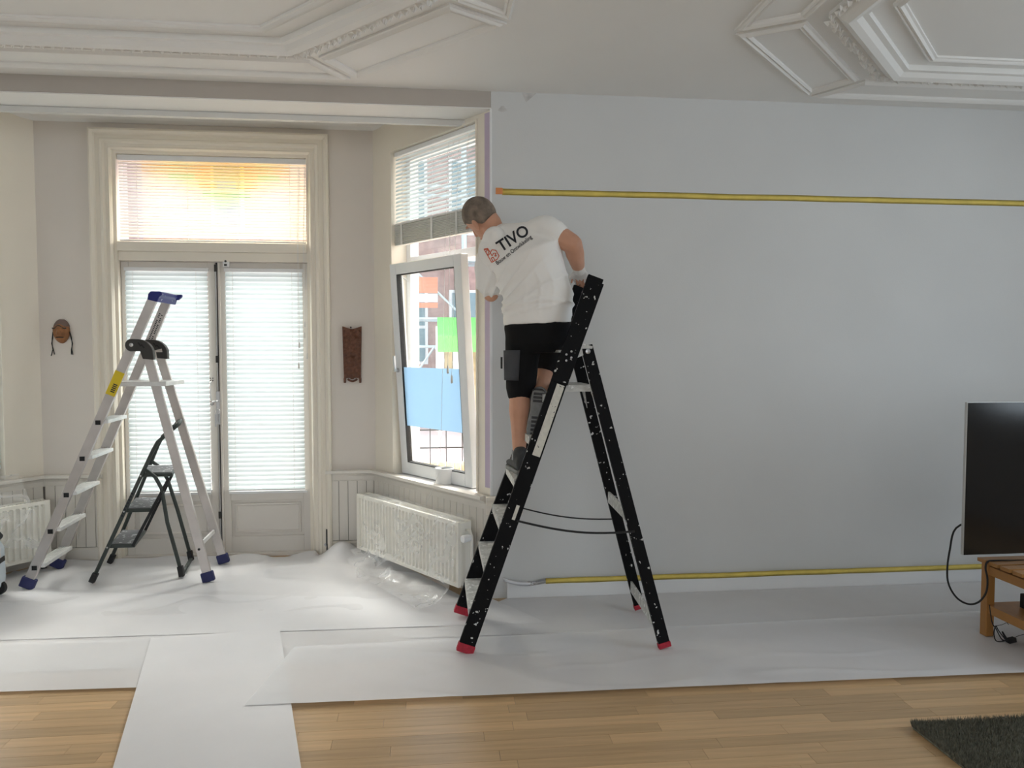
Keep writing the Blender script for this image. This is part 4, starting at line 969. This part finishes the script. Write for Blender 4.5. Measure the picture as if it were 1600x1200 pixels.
    a = shL+(elL-shL)*.72; limb(s, [shL-sd*-.05, shL, shL+(elL-shL)*.45, a], [.085, .084, .078, .074], 18)
    a = shR+(elR-shR)*.36; limb(s, [shR-sd*.06, shR, a], [.078, .076, .073], 18)
    me = ev_mesh(s, 'shirt', .008, 5)
    me.update(); nrm = [v.normal.copy() for v in me.vertices]
    for v, nn in zip(me.vertices, nrm):
        p = v.co; q = p-wst
        low = max(0, min(1, (2.03-p.z)/.22))*max(0, min(1, (p.z-1.655)/.05))
        fan = math.atan2(p.z-1.60, p.x-.25)                      # folds fan up from the left hip
        w = .016*low*(1-abs(math.sin(fan*15+2.2*noise2(p.x*4, p.z*4, 2))))**2.2*(.45+.75*max(0, noise2(p.x*3+5, p.z*3, 7)+.35))
        w += .010*low*(1-abs(math.sin(p.x*42+p.z*9+2.5*noise2(p.x*3, p.z*5, 9))))**2.5*max(0, noise2(p.x*5, p.z*4, 4)+.2)
        w += .004*noise2(p.x*11, p.z*11+p.y*8, 3)*min(1, max(0, (p.z-1.65)/.05))
        w += .012*math.exp(-((p.z-1.722-.03*math.sin((p.x-.4)*9))/.012)**2)*(p.y < 3.85)
        v.co += nn*w
    shirt = mesh_child(me, 'shirt', M['shirt'], t)
    # trousers
    k = MB()
    loft(k, [(pel+V((0, 0, .09)), hsd*.158, hback*.112), (pel, hsd*.172, hback*.125), (pel-V((0, 0, .08)), hsd*.165, hback*.120), (pel-V((0, 0, .13)), hsd*.10, hback*.09)], 28)
    limb(k, [hipL, hipL+(knL-hipL)*.45, knL+(hipL-knL)*.02], [.098, .090, .076], 18); limb(k, [hipR, hipR+(knR-hipR)*.5, knR-(knR-hipR)*.06], [.100, .094, .084], 18)
    limb(k, [knR-(knR-hipR)*.08, knR+(anR-knR)*.20], [.080, .078], 18)
    me = ev_mesh(k, 'shorts', .008, 3); me.update()
    nrm = [v.normal.copy() for v in me.vertices]
    for v, nn in zip(me.vertices, nrm): p = v.co; v.co += nn*(.006*noise2(p.x*14, p.z*9, 8)+.004*math.sin(p.z*60+p.x*30)*max(0, noise2(p.x*6, p.z*6, 1)))
    sh = mesh_child(me, 'shorts', M['shorts'], t)
    # grey thigh pocket on the outside of the left leg
    pk = MB(); ax = (knL-hipL).normalized()
    ring = []
    for i in range(7):
        c = hipL+ax*(.105+.155*i/6); r = .100-.012*i/6
        ring.append([c+(V((math.cos(a), math.sin(a), 0)))*(r) for a in [math.radians(150+15*j) for j in range(8)]])
    ringo = ring; vs = [p for r in ringo for p in r]; n = 8
    pk.add(vs, [(i*n+j, i*n+j+1, (i+1)*n+j+1, (i+1)*n+j) for i in range(6) for j in range(7)])
    pko = pk.build('thigh_pocket', M['pocket'], sh, smooth=True); md = pko.modifiers.new('th', 'SOLIDIFY'); md.thickness = .008
    c = hipL+ax*.15; MB().box(c.x-.113, c.x-.104, c.y-.02, c.y+.0, c.z-.05, c.z+.01).build('tool_loop', M['rubber'], sh)
    # shoes
    def shoe(heel, toe, up, name='shoe'):
        heel, toe, up = V(heel), V(toe), V(up).normalized(); d = (toe-heel).normalized(); L = (toe-heel).length; up = (up-d*up.dot(d)).normalized(); sdv = d.cross(up)
        m = MB(); secs = []
        for u, w, h in ((0, .022, .05), (.04, .033, .075), (.2, .036, .082), (.38, .038, .070), (.55, .043, .052), (.75, .046, .040), (.9, .038, .032), (1, .018, .022)):
            secs.append((heel+d*L*u+up*(.018+h/2), sdv*w, up*(h/2)))
        loft(m, secs, 20, 2.6); limb(m, [heel+d*.055+up*.06, heel+d*.06+up*.105], [.040, .040], 16)
        o = mesh_child(ev_mesh(m, 'shoe', .006, 3), name, M['shoe'], t)
        q = []; N = 12
        outl = [(0, .020), (.03, .031), (.2, .036), (.4, .035), (.6, .043), (.78, .047), (.92, .038), (1.0, .018)]
        for u, w in outl: q.append(heel+d*(L*u)+sdv*w)
        for u, w in outl[::-1]: q.append(heel+d*(L*u)-sdv*w)
        MB().prism(q, up*.022).build('sole', M['sole'], o, bevel=.004)
        tr = MB()
        for u in (.06, .13, .20, .52, .60, .68, .76, .84): tr.obox(heel+d*L*u-up*.0015, d*.006, sdv*.026, up*.0025)
        tr.build('sole_tread', M['shoe'], o)
        lc = MB()
        for u in (.34, .42, .50): lc.bar(heel+d*L*u+up*(.108-.10*(u-.30))+sdv*.02, heel+d*L*u+up*(.108-.10*(u-.30))-sdv*.02, up, .005, .006)
        lc.build('laces', M['cord'], o)
        return o
    shoe((.447, 3.715, z_t+.0), (.418, 3.985, z_t+.0), (0, 0, 1))
    shoe(anR+V((-.012, -.075, .03)), anR+V((-.030, -.035, -.235)), (.1, 1, .18))
    for a, k_ in ((anL, V((0, 0, -1))), (anR, V((-.05, -.3, -.9)))):
        MB().tube([a+V((0, 0, .02)) if a is anL else a+V((.008, .04, .012)), a+V((0, 0, -.03)) if a is anL else a], [.038, .040], 18).build('sock', M['sock'], t, smooth=True)
    # print on the back of the shirt, laid on the cloth
    bpy.context.view_layer.update(); off = parent_loc(t)
    bvh = BVHTree.FromPolygons([v.co+off for v in shirt.data.vertices], [tuple(p.vertices) for p in shirt.data.polygons])
    def stick(px, py, lift=.0025):
        d = ray(px, py).normalized(); h = bvh.ray_cast(CAM, d)
        return (h[0] if h[0] is not None else CAM+d*3.75)-d*lift
    def text(body, org, ang, size, wid, mat, name, bold=0, shear=0):
        c = bpy.data.curves.new(name, 'FONT'); c.body = body; c.size = 1; c.offset = bold; c.resolution_u = 4
        o = bpy.data.objects.new(name, c); COL.objects.link(o); bpy.context.view_layer.update()
        me = bpy.data.meshes.new_from_object(o.evaluated_get(bpy.context.evaluated_depsgraph_get())); bpy.data.objects.remove(o)
        bm = bmesh.new(); bm.from_mesh(me); bmesh.ops.triangulate(bm, faces=bm.faces)
        for _ in range(2):
            el = [e for e in bm.edges if e.calc_length() > .25]
            if el: bmesh.ops.subdivide_edges(bm, edges=el, cuts=1); bmesh.ops.triangulate(bm, faces=bm.faces)
        xs = [v.co.x for v in bm.verts]; w = max(xs)-min(xs); x0 = min(xs); ca, sa = math.cos(ang), math.sin(ang)
        for v in bm.verts:
            u = (v.co.x-x0)/w*wid; vv = v.co.y*size; u += shear*vv
            v.co = stick(org[0]+u*ca+vv*sa, org[1]+u*sa-vv*ca)-off
        bm.to_mesh(me); bm.free(); me.materials.clear(); me.materials.append(mat)
        q = bpy.data.objects.new(name, me); COL.objects.link(q); q.parent = t; return q
    r33 = math.radians(-33)
    text('TIVO', (783, 394), r33, 25, 54, M['ink'], 'shirt_print', .02).parent = shirt
    text('Bouw en Ontwikkeling', (777.5, 414), math.radians(-38), 9.0, 69, M['ink'], 'shirt_print', .012).parent = shirt
    # orange building emblem
    def px(u, v): a = math.radians(-30); return (773.5+u*math.cos(a)+v*math.sin(a), 407+u*math.sin(a)-v*math.cos(a))
    lines = [[(-6, 0), (-6, 24), (-.5, 22), (-.5, 14), (4, 17), (9, 13), (9, 3), (4, 0), (-6, 0)], [(-6, 12), (-.5, 14)], [(-6, 24), (-.5, 18), (-6, 13)], [(-.5, 22), (-6, 18)], [(-3.5, 0), (-3.5, 6), (0, 6), (0, 0)], [(0, 9), (4, 11), (7, 9), (3, 6), (6, 5)], [(-.5, 14), (-.5, 8)]]
    m = MB()
    for ln in lines:
        for a, c in zip(ln[:-1], ln[1:]):
            n = max(2, int(math.hypot(c[0]-a[0], c[1]-a[1])/2)); pts = [stick(*px(a[0]+(c[0]-a[0])*i/n, a[1]+(c[1]-a[1])*i/n), .0015) for i in range(n+1)]
            m.tube(pts, .0022, 5)
    m.build('shirt_emblem', M['inko'], shirt)
man()

# ------------------------------------------------------------------ TV corner, rug, dust extractor
def tv_corner():
    ST = .40
    st = thing('tv_stand', (3.45, 3.27, PZ), 'low reddish wooden TV stand with slatted shelf and square legs', 'tv stand')
    x0, x1, y0, y1 = 2.84, 4.10, 3.03, 3.475
    for x in (x0, x1):
        for y in (y0, y1): MB().box(x-.022, x+.022, y-.022, y+.022, PZ-.004, ST).build('leg', M['oak'], st, bevel=.003)
    for z in (.165, ST-.035):
        for x in (x0, x1): MB().box(x-.014, x+.014, y0+.022, y1-.022, z-.022, z+.022).build('side_rail', M['oak'], st)
        for y in (y0, y1): MB().box(x0+.022, x1-.022, y-.012, y+.012, z-.022, z+.022).build('long_rail', M['oak'], st)
    tp = None
    for k in range(7):
        y = y0-.012+k*(y1-y0+.024)/6
        tp_ = MB().box(x0-.03, x1+.03, -.030, .030, 0, .018).build('top_slat', M['oak'], st, bevel=.003, local=True) if tp is None else inst(tp, 'top_slat', st, (0, 0, 0))
        tp = tp or tp_; tp_.location = (-st.location.x, y-st.location.y, ST-PZ)
    MB().box(x0+.015, x1-.015, y0+.013, y1-.013, .176, .187).build('lower_shelf', M['oak'], st)
    tv = thing('television', (3.16, 3.26, ST+.019), 'large flat black television with a silver edge on the wooden stand', 'television')
    X0, X1, Z0, Z1, YY = 2.512, 3.81, .515, 1.250, 3.24
    MB().box(X0, X1, YY, YY+.016, Z0, Z1).build('case', M['bezel'], tv, bevel=.003)
    MB().box(X0+.005, X1-.005, YY-.002, YY+.001, Z0+.001, Z1-.003).build('screen', M['screen'], tv)
    MB().box(2.75, 3.57, YY+.016, YY+.06, Z0+.05, Z0+.45).build('back_housing', M['rubber'], tv, bevel=.01)
    MB().box(3.10, 3.22, YY+.005, YY+.03, ST+.03, Z0+.06).build('neck', M['rubber'], tv); MB().box(2.95, 3.37, YY-.07, YY+.12, ST+.019, ST+.031).build('stand_foot', M['rubber'], tv, bevel=.004)
    cb = MB(); pts = [onY(*p, 3.44) for p in ((1501, 803), (1494, 825), (1484, 860), (1480, 892), (1483, 915), (1496, 935), (1514, 944), (1530, 940), (1541, 925), (1543, 905), (1540, 888), (1543, 878), (1556, 876), (1600, 876))]
    pts[0] = pts[0]+V((.03, -.10, 0)); pts = [p if i > 9 or i == 0 else p for i, p in enumerate(pts)]
    def crv(pts, n=5):
        out = []
        for i in range(len(pts)-1):
            a, b, c, d = pts[max(i-1, 0)], pts[i], pts[i+1], pts[min(i+2, len(pts)-1)]
            for k in range(n): t = k/n; out.append(.5*((2*b)+(c-a)*t+(2*a-5*b+4*c-d)*t*t+(3*b-a-3*c+d)*t**3))
        return out+[pts[-1]]
    tag(MB().tube(crv(pts), .0048, 8).build('cable', M['rubber'], smooth=True), 'thick black cable looping from the television down to the stand', 'cable')
    bx = thing('media_box', (3.20, 3.26, .188), 'flat black media box lying on the lower shelf of the TV stand', 'media box')
    MB().box(2.955, 3.40, 3.10, 3.40, .189, .262).build('box_case', M['rubber'], bx, bevel=.004)
    MB().box(2.97, 3.385, 3.097, 3.100, .20, .25).build('front_panel', M['screen'], bx)
    rt = thing('router', (3.12, 3.28, .263), 'small black router with a thin antenna on top of the media box', 'router')
    MB().lathe((3.13, 3.28, .263), UP, [(.055, 0), (.06, .006), (.06, .03), (.052, .036), (.002, .037)], 24).build('router_body', M['rubber'], rt, smooth='auto')
    MB().bar((3.08, 3.30, .285), (2.965, 3.36, .325), (0, 0, 1), .008, .014).build('antenna', M['rubber'], rt)
    for k, (p, lab) in enumerate((([(1546, 945), (1550, 972), (1556, 982), (1566, 1004), (1578, 1012), (1572, 1008), (1560, 985), (1556, 978), (1553, 990), (1557, 1005), (1570, 1017), (1576, 1018)], 'tangled thin black cord hanging below the stand shelf to the floor'),
                                  ([(1556, 978), (1566, 976), (1573, 973), (1576, 976), (1571, 968), (1566, 962)], 'short thin grey cord hooked under the shelf of the TV stand'),
                                  ([(1568, 1004), (1580, 1000), (1590, 994), (1600, 991)], 'thin cord trailing right along the floor beneath the TV stand'))):
        P = [onY(x, y, 3.40-.002*i) for i, (x, y) in enumerate(p)]
        P = [V((q.x, q.y, max(q.z, PZ+.001))) for q in P]
        tag(MB().tube(crv(P), .0028 if k == 0 else .0015, 6).build('cord', M['rubber'], smooth=True), lab, 'cord')
    pg = onY(1574, 1004, 3.37); pg.z = PZ+.004
    tag(MB().bar(pg, pg+V((.04, .0, .008)), (0, 0, 1), .022, .026).tube([pg+V((-.03, .0, .05)), pg+V((-.012, 0, .02)), pg], [.004, .006, .008], 8).build('power_plug', M['rubber'], bevel=.003), 'black power plug lying on the paper below the TV stand', 'plug')
tv_corner()
def rug():
    t = thing('rug', (2.8, 2.0, 0), 'thick shaggy green-grey rug on the bare wooden floor', 'rug')
    x0, x1, y0, y1 = 1.872, 3.9, .9, 2.664
    MB().box(x0, x1, y0, y1, .0005, .012).build('backing', M['rug'], t, bevel=.004)
    vs = []; fs = []; rnd = random.Random(3)
    for _ in range(42000):
        x = x0+(x1-x0)*rnd.random()**1.8; y = y1-(y1-y0)*rnd.random()**2.0
        a = rnd.random()*6.283; h = .018+.014*rnd.random(); lx, ly = (rnd.random()-.5)*.024, (rnd.random()-.5)*.024; w = .0022
        n = len(vs); vs += [(x-w*math.cos(a), y-w*math.sin(a), .010), (x+w*math.cos(a), y+w*math.sin(a), .010), (x+lx, y+ly, .010+h)]; fs.append((n, n+1, n+2))
    tag(MB().add(vs, fs).build('pile', M['rug'], t), kind='stuff')
rug()
def extractor():
    t = thing('dust_extractor', (-2.75, 4.66, PZ-.01), 'light grey and black dust extractor with green latch, stacked with a tool case', 'dust extractor')
    x0, x1, y0, y1 = -2.96, -2.605, 4.40, 4.735; z0 = PZ-.01
    MB().prism([(x1-.01, y0, .06), (x1, y0, .12), (x1-.004, y0, .30), (x1-.03, y0, .345), (x0, y0, .345), (x0, y0, .06)], (0, y1-y0, 0)).build('tank', M['exgrey'], t, bevel=.012)
    MB().prism([(x1-.02, y0, .346), (x1-.006, y0, .37), (x1-.05, y0, .42), (x1-.035, y0, .52), (x0, y0, .52), (x0, y0, .346)], (0, y1-y0, 0)).build('motor_head', M['rubber'], t, bevel=.01)
    MB().box(x1-.033, x1-.020, y1-.10, y1-.03, .44, .51).build('latch', M['exgreen'], t, bevel=.006)
    for y in (y0+.04, y1-.035):
        MB().lathe((x1-.03, y-.015, z0+.042), (0, 1, 0), [(.042, 0), (.044, .006), (.044, .026), (.038, .03)], 20).build('wheel', M['rubber'], t, smooth='auto')
    MB().bar((x1+.001, y0+.02, .20), (x1+.001, y1-.02, .235), (0, 0, 1), .03, .004).build('side_stripe', M['hinge'], t)
    MB().box(x1-.001, x1+.002, y0+.05, y1-.06, .25, .31).build('label_plate', M['stack'], t)
    c = thing('tool_case', (-2.78, 4.57, .521), 'white and pale grey plastic tool case standing on the dust extractor', 'tool case')
    MB().box(x0, x1-.03, y0, y1, .5215, .70).build('case_body', M['exgrey'], c, bevel=.012)
    MB().box(x1-.031, x1-.027, y0, y1, .60, .606).box(x1-.031, x1-.027, y0, y1, .545, .550).build('seam', M['rubber'], c)
    MB().box(x1-.031, x1-.024, y1-.06, y1-.02, .57, .59).build('catch', M['hinge'], c)
extractor()

# ------------------------------------------------------------------ the street outside the tilted window
def street():
    GZ = .10
    struct(MB().box(-14, 16, 5.9, 30, GZ-.1, GZ), 'ground_street', M['pave'])
    # brick pier and facade
    f = thing('brick_building', (-1.2, 15.3, GZ), 'red brick house across the street behind the scaffold', 'building')
    MB().box(-9, 1.1, 15.0, 15.8, GZ, 9).build('wall', M['brick'], f)
    for zi in range(3):
        for xi, x in enumerate((-6.5, -4.3, -2.2, -.75, .3)):
            z = 1.2+zi*2.6
            w = MB().box(x, x+.62, 14.96, 15.0, z, z+1.5).build('window', M['white'], f)
            MB().box(x+.06, x+.56, 14.945, 14.96, z+.06, z+.72).box(x+.06, x+.56, 14.945, 14.96, z+.78, z+1.44).build('pane', M['pane'], w)
    MB().box(-9, 1.1, 14.9, 15.0, .85, 1.0).build('string_course', M['white'], f)
    g = thing('clad_building', (4, 17, GZ), 'pale blue clad building beyond the brick house', 'building')
    MB().box(1.1, 9, 16.2, 17.5, GZ, 9).build('wall', M['pbl'], g)
    for k in range(16): MB().box(1.12, 8.98, 16.17, 16.2, -.2+k*.55, -.17+k*.55).build('cladding_seam', M['white'], g)
    # scaffold
    s = thing('scaffold', (0, 13.6, GZ), 'pale steel scaffold tower in front of the brick house', 'scaffold')
    for x in (-.55, .55, 1.2):
        for y in (13.3, 14.1): MB().tube([(x, y, GZ), (x, y, 6)], .032, 8).build('standard', M['scaf'], s)
    for z in (.75, 1.55, 2.05, 3.1, 4.4):
        for y in (13.3, 14.1): MB().tube([(-.6, y, z), (1.25, y, z)], .026, 8).build('ledger', M['scaf'], s)
        if z in (.75, 3.1): MB().box(-.58, 1.23, 13.32, 14.08, z+.03, z+.07).build('deck', M['scaf'], s)
    for a, b in (((-.55, .75), (0, 1.55)), ((0, 1.55), (.55, .75)), ((-.55, 1.55), (0, .75)), ((0, .75), (.55, 1.55)), ((-.55, 3.1), (.55, 2.05))): MB().tube([(a[0], 13.28, a[1]), (b[0], 13.28, b[1])], .02, 8).build('brace', M['scaf'], s)
    bn = thing('banner', (-.1, 13.2, 2.35), 'orange and grey banner tied to the scaffold', 'banner')
    MB().box(-.40, .06, 13.215, 13.225, 2.50, 2.78).build('orange_field', M['banner'], bn); MB().box(-.40, .06, 13.215, 13.225, 2.34, 2.49).build('grey_field', M['scaf'], bn); MB().box(-.40, .06, 13.215, 13.225, 2.24, 2.33).build('lower_field', M['banner'], bn)
    aw = thing('awning', (.75, 12.3, 1.5), 'bright green canvas awning on the street', 'awning')
    MB().prism([(.05, 12.7, 2.05), (.05, 11.9, 1.72), (.05, 11.9, 1.46), (.05, 11.93, 1.46), (.05, 11.93, 1.70), (.05, 12.7, 2.0)], (1.3, 0, 0)).build('canvas', M['awn'], aw)
    for x in (.08, 1.32): MB().tube([(x, 11.95, 1.48), (x, 11.95, GZ)], .03, 8).build('post', M['white'], aw)
    cb = thing('street_cabin', (.75, 12.6, GZ), 'pale timber cabin wall below the green awning', 'cabin')
    for k in range(9): MB().box(.02+k*.15, .16+k*.15, 12.72, 12.78, GZ, 1.9).build('board', M['fencew'] if k % 3 == 1 else M['white'], cb)
    # iron railing, low timber edging, white downpipe by the window, creeper
    r = thing('iron_railing', (0, 7.6, GZ), 'thin dark iron railing outside the tilted window', 'railing')
    for k in range(24): MB().box(-1.54+k*.165, -1.53+k*.165, 7.595, 7.605, GZ, .69).build('upright', M['dark'], r)
    for z in (.48, .665): MB().box(-1.6, 2.5, 7.59, 7.61, z, z+.012).build('cross_rail', M['dark'], r)
    e = thing('timber_edging', (0, 6.7, GZ), 'low row of short timber posts just outside the tilted window', 'fence')
    for k in range(44): MB().lathe((-1.2+k*.07, 6.7, GZ), UP, [(.033, 0), (.033, .345+.02*random.random()), (.028, .375), (.002, .378)], 10).build('post', M['fencew'], e)
    p = tag(MB().box(-.62, -.36, 7.0, 7.3, GZ, 5).build('white_pier', M['white'], bevel=.01), 'white painted pier standing outside beside the tilted window', 'pier')
    c = thing('creeper', (.58, 6.95, GZ), 'leafy green creeper on a thin stem by the railing', 'plant')
    MB().tube([(.56, 6.95, GZ), (.57, 6.95, .3), (.55, 6.95, .95)], .012, 6).build('stem', M['dark'], c)
    lf = None
    for k in range(46):
        z = .15+.75*random.random(); a = random.random()*6.28; q = V((.56+.10*math.cos(a)*random.random(), 6.95+.10*math.sin(a)*random.random(), z))
        if lf is None:
            lf = MB().add([(0, 0, 0), (.022, .02, .012), (.03, .055, 0), (0, .095, -.014), (-.03, .055, 0), (-.022, .02, .012), (0, .05, .012)], [(0, 1, 6), (1, 2, 6), (2, 3, 6), (3, 4, 6), (4, 5, 6), (5, 0, 6)]).build('leaf', M['leaf'], None); lf.parent = c; o = lf
        else: o = inst(lf, 'leaf', c, (0, 0, 0))
        o.location = q-c.location; o.rotation_euler = (random.uniform(-.8, .5), random.uniform(-.5, .5), a)
street()
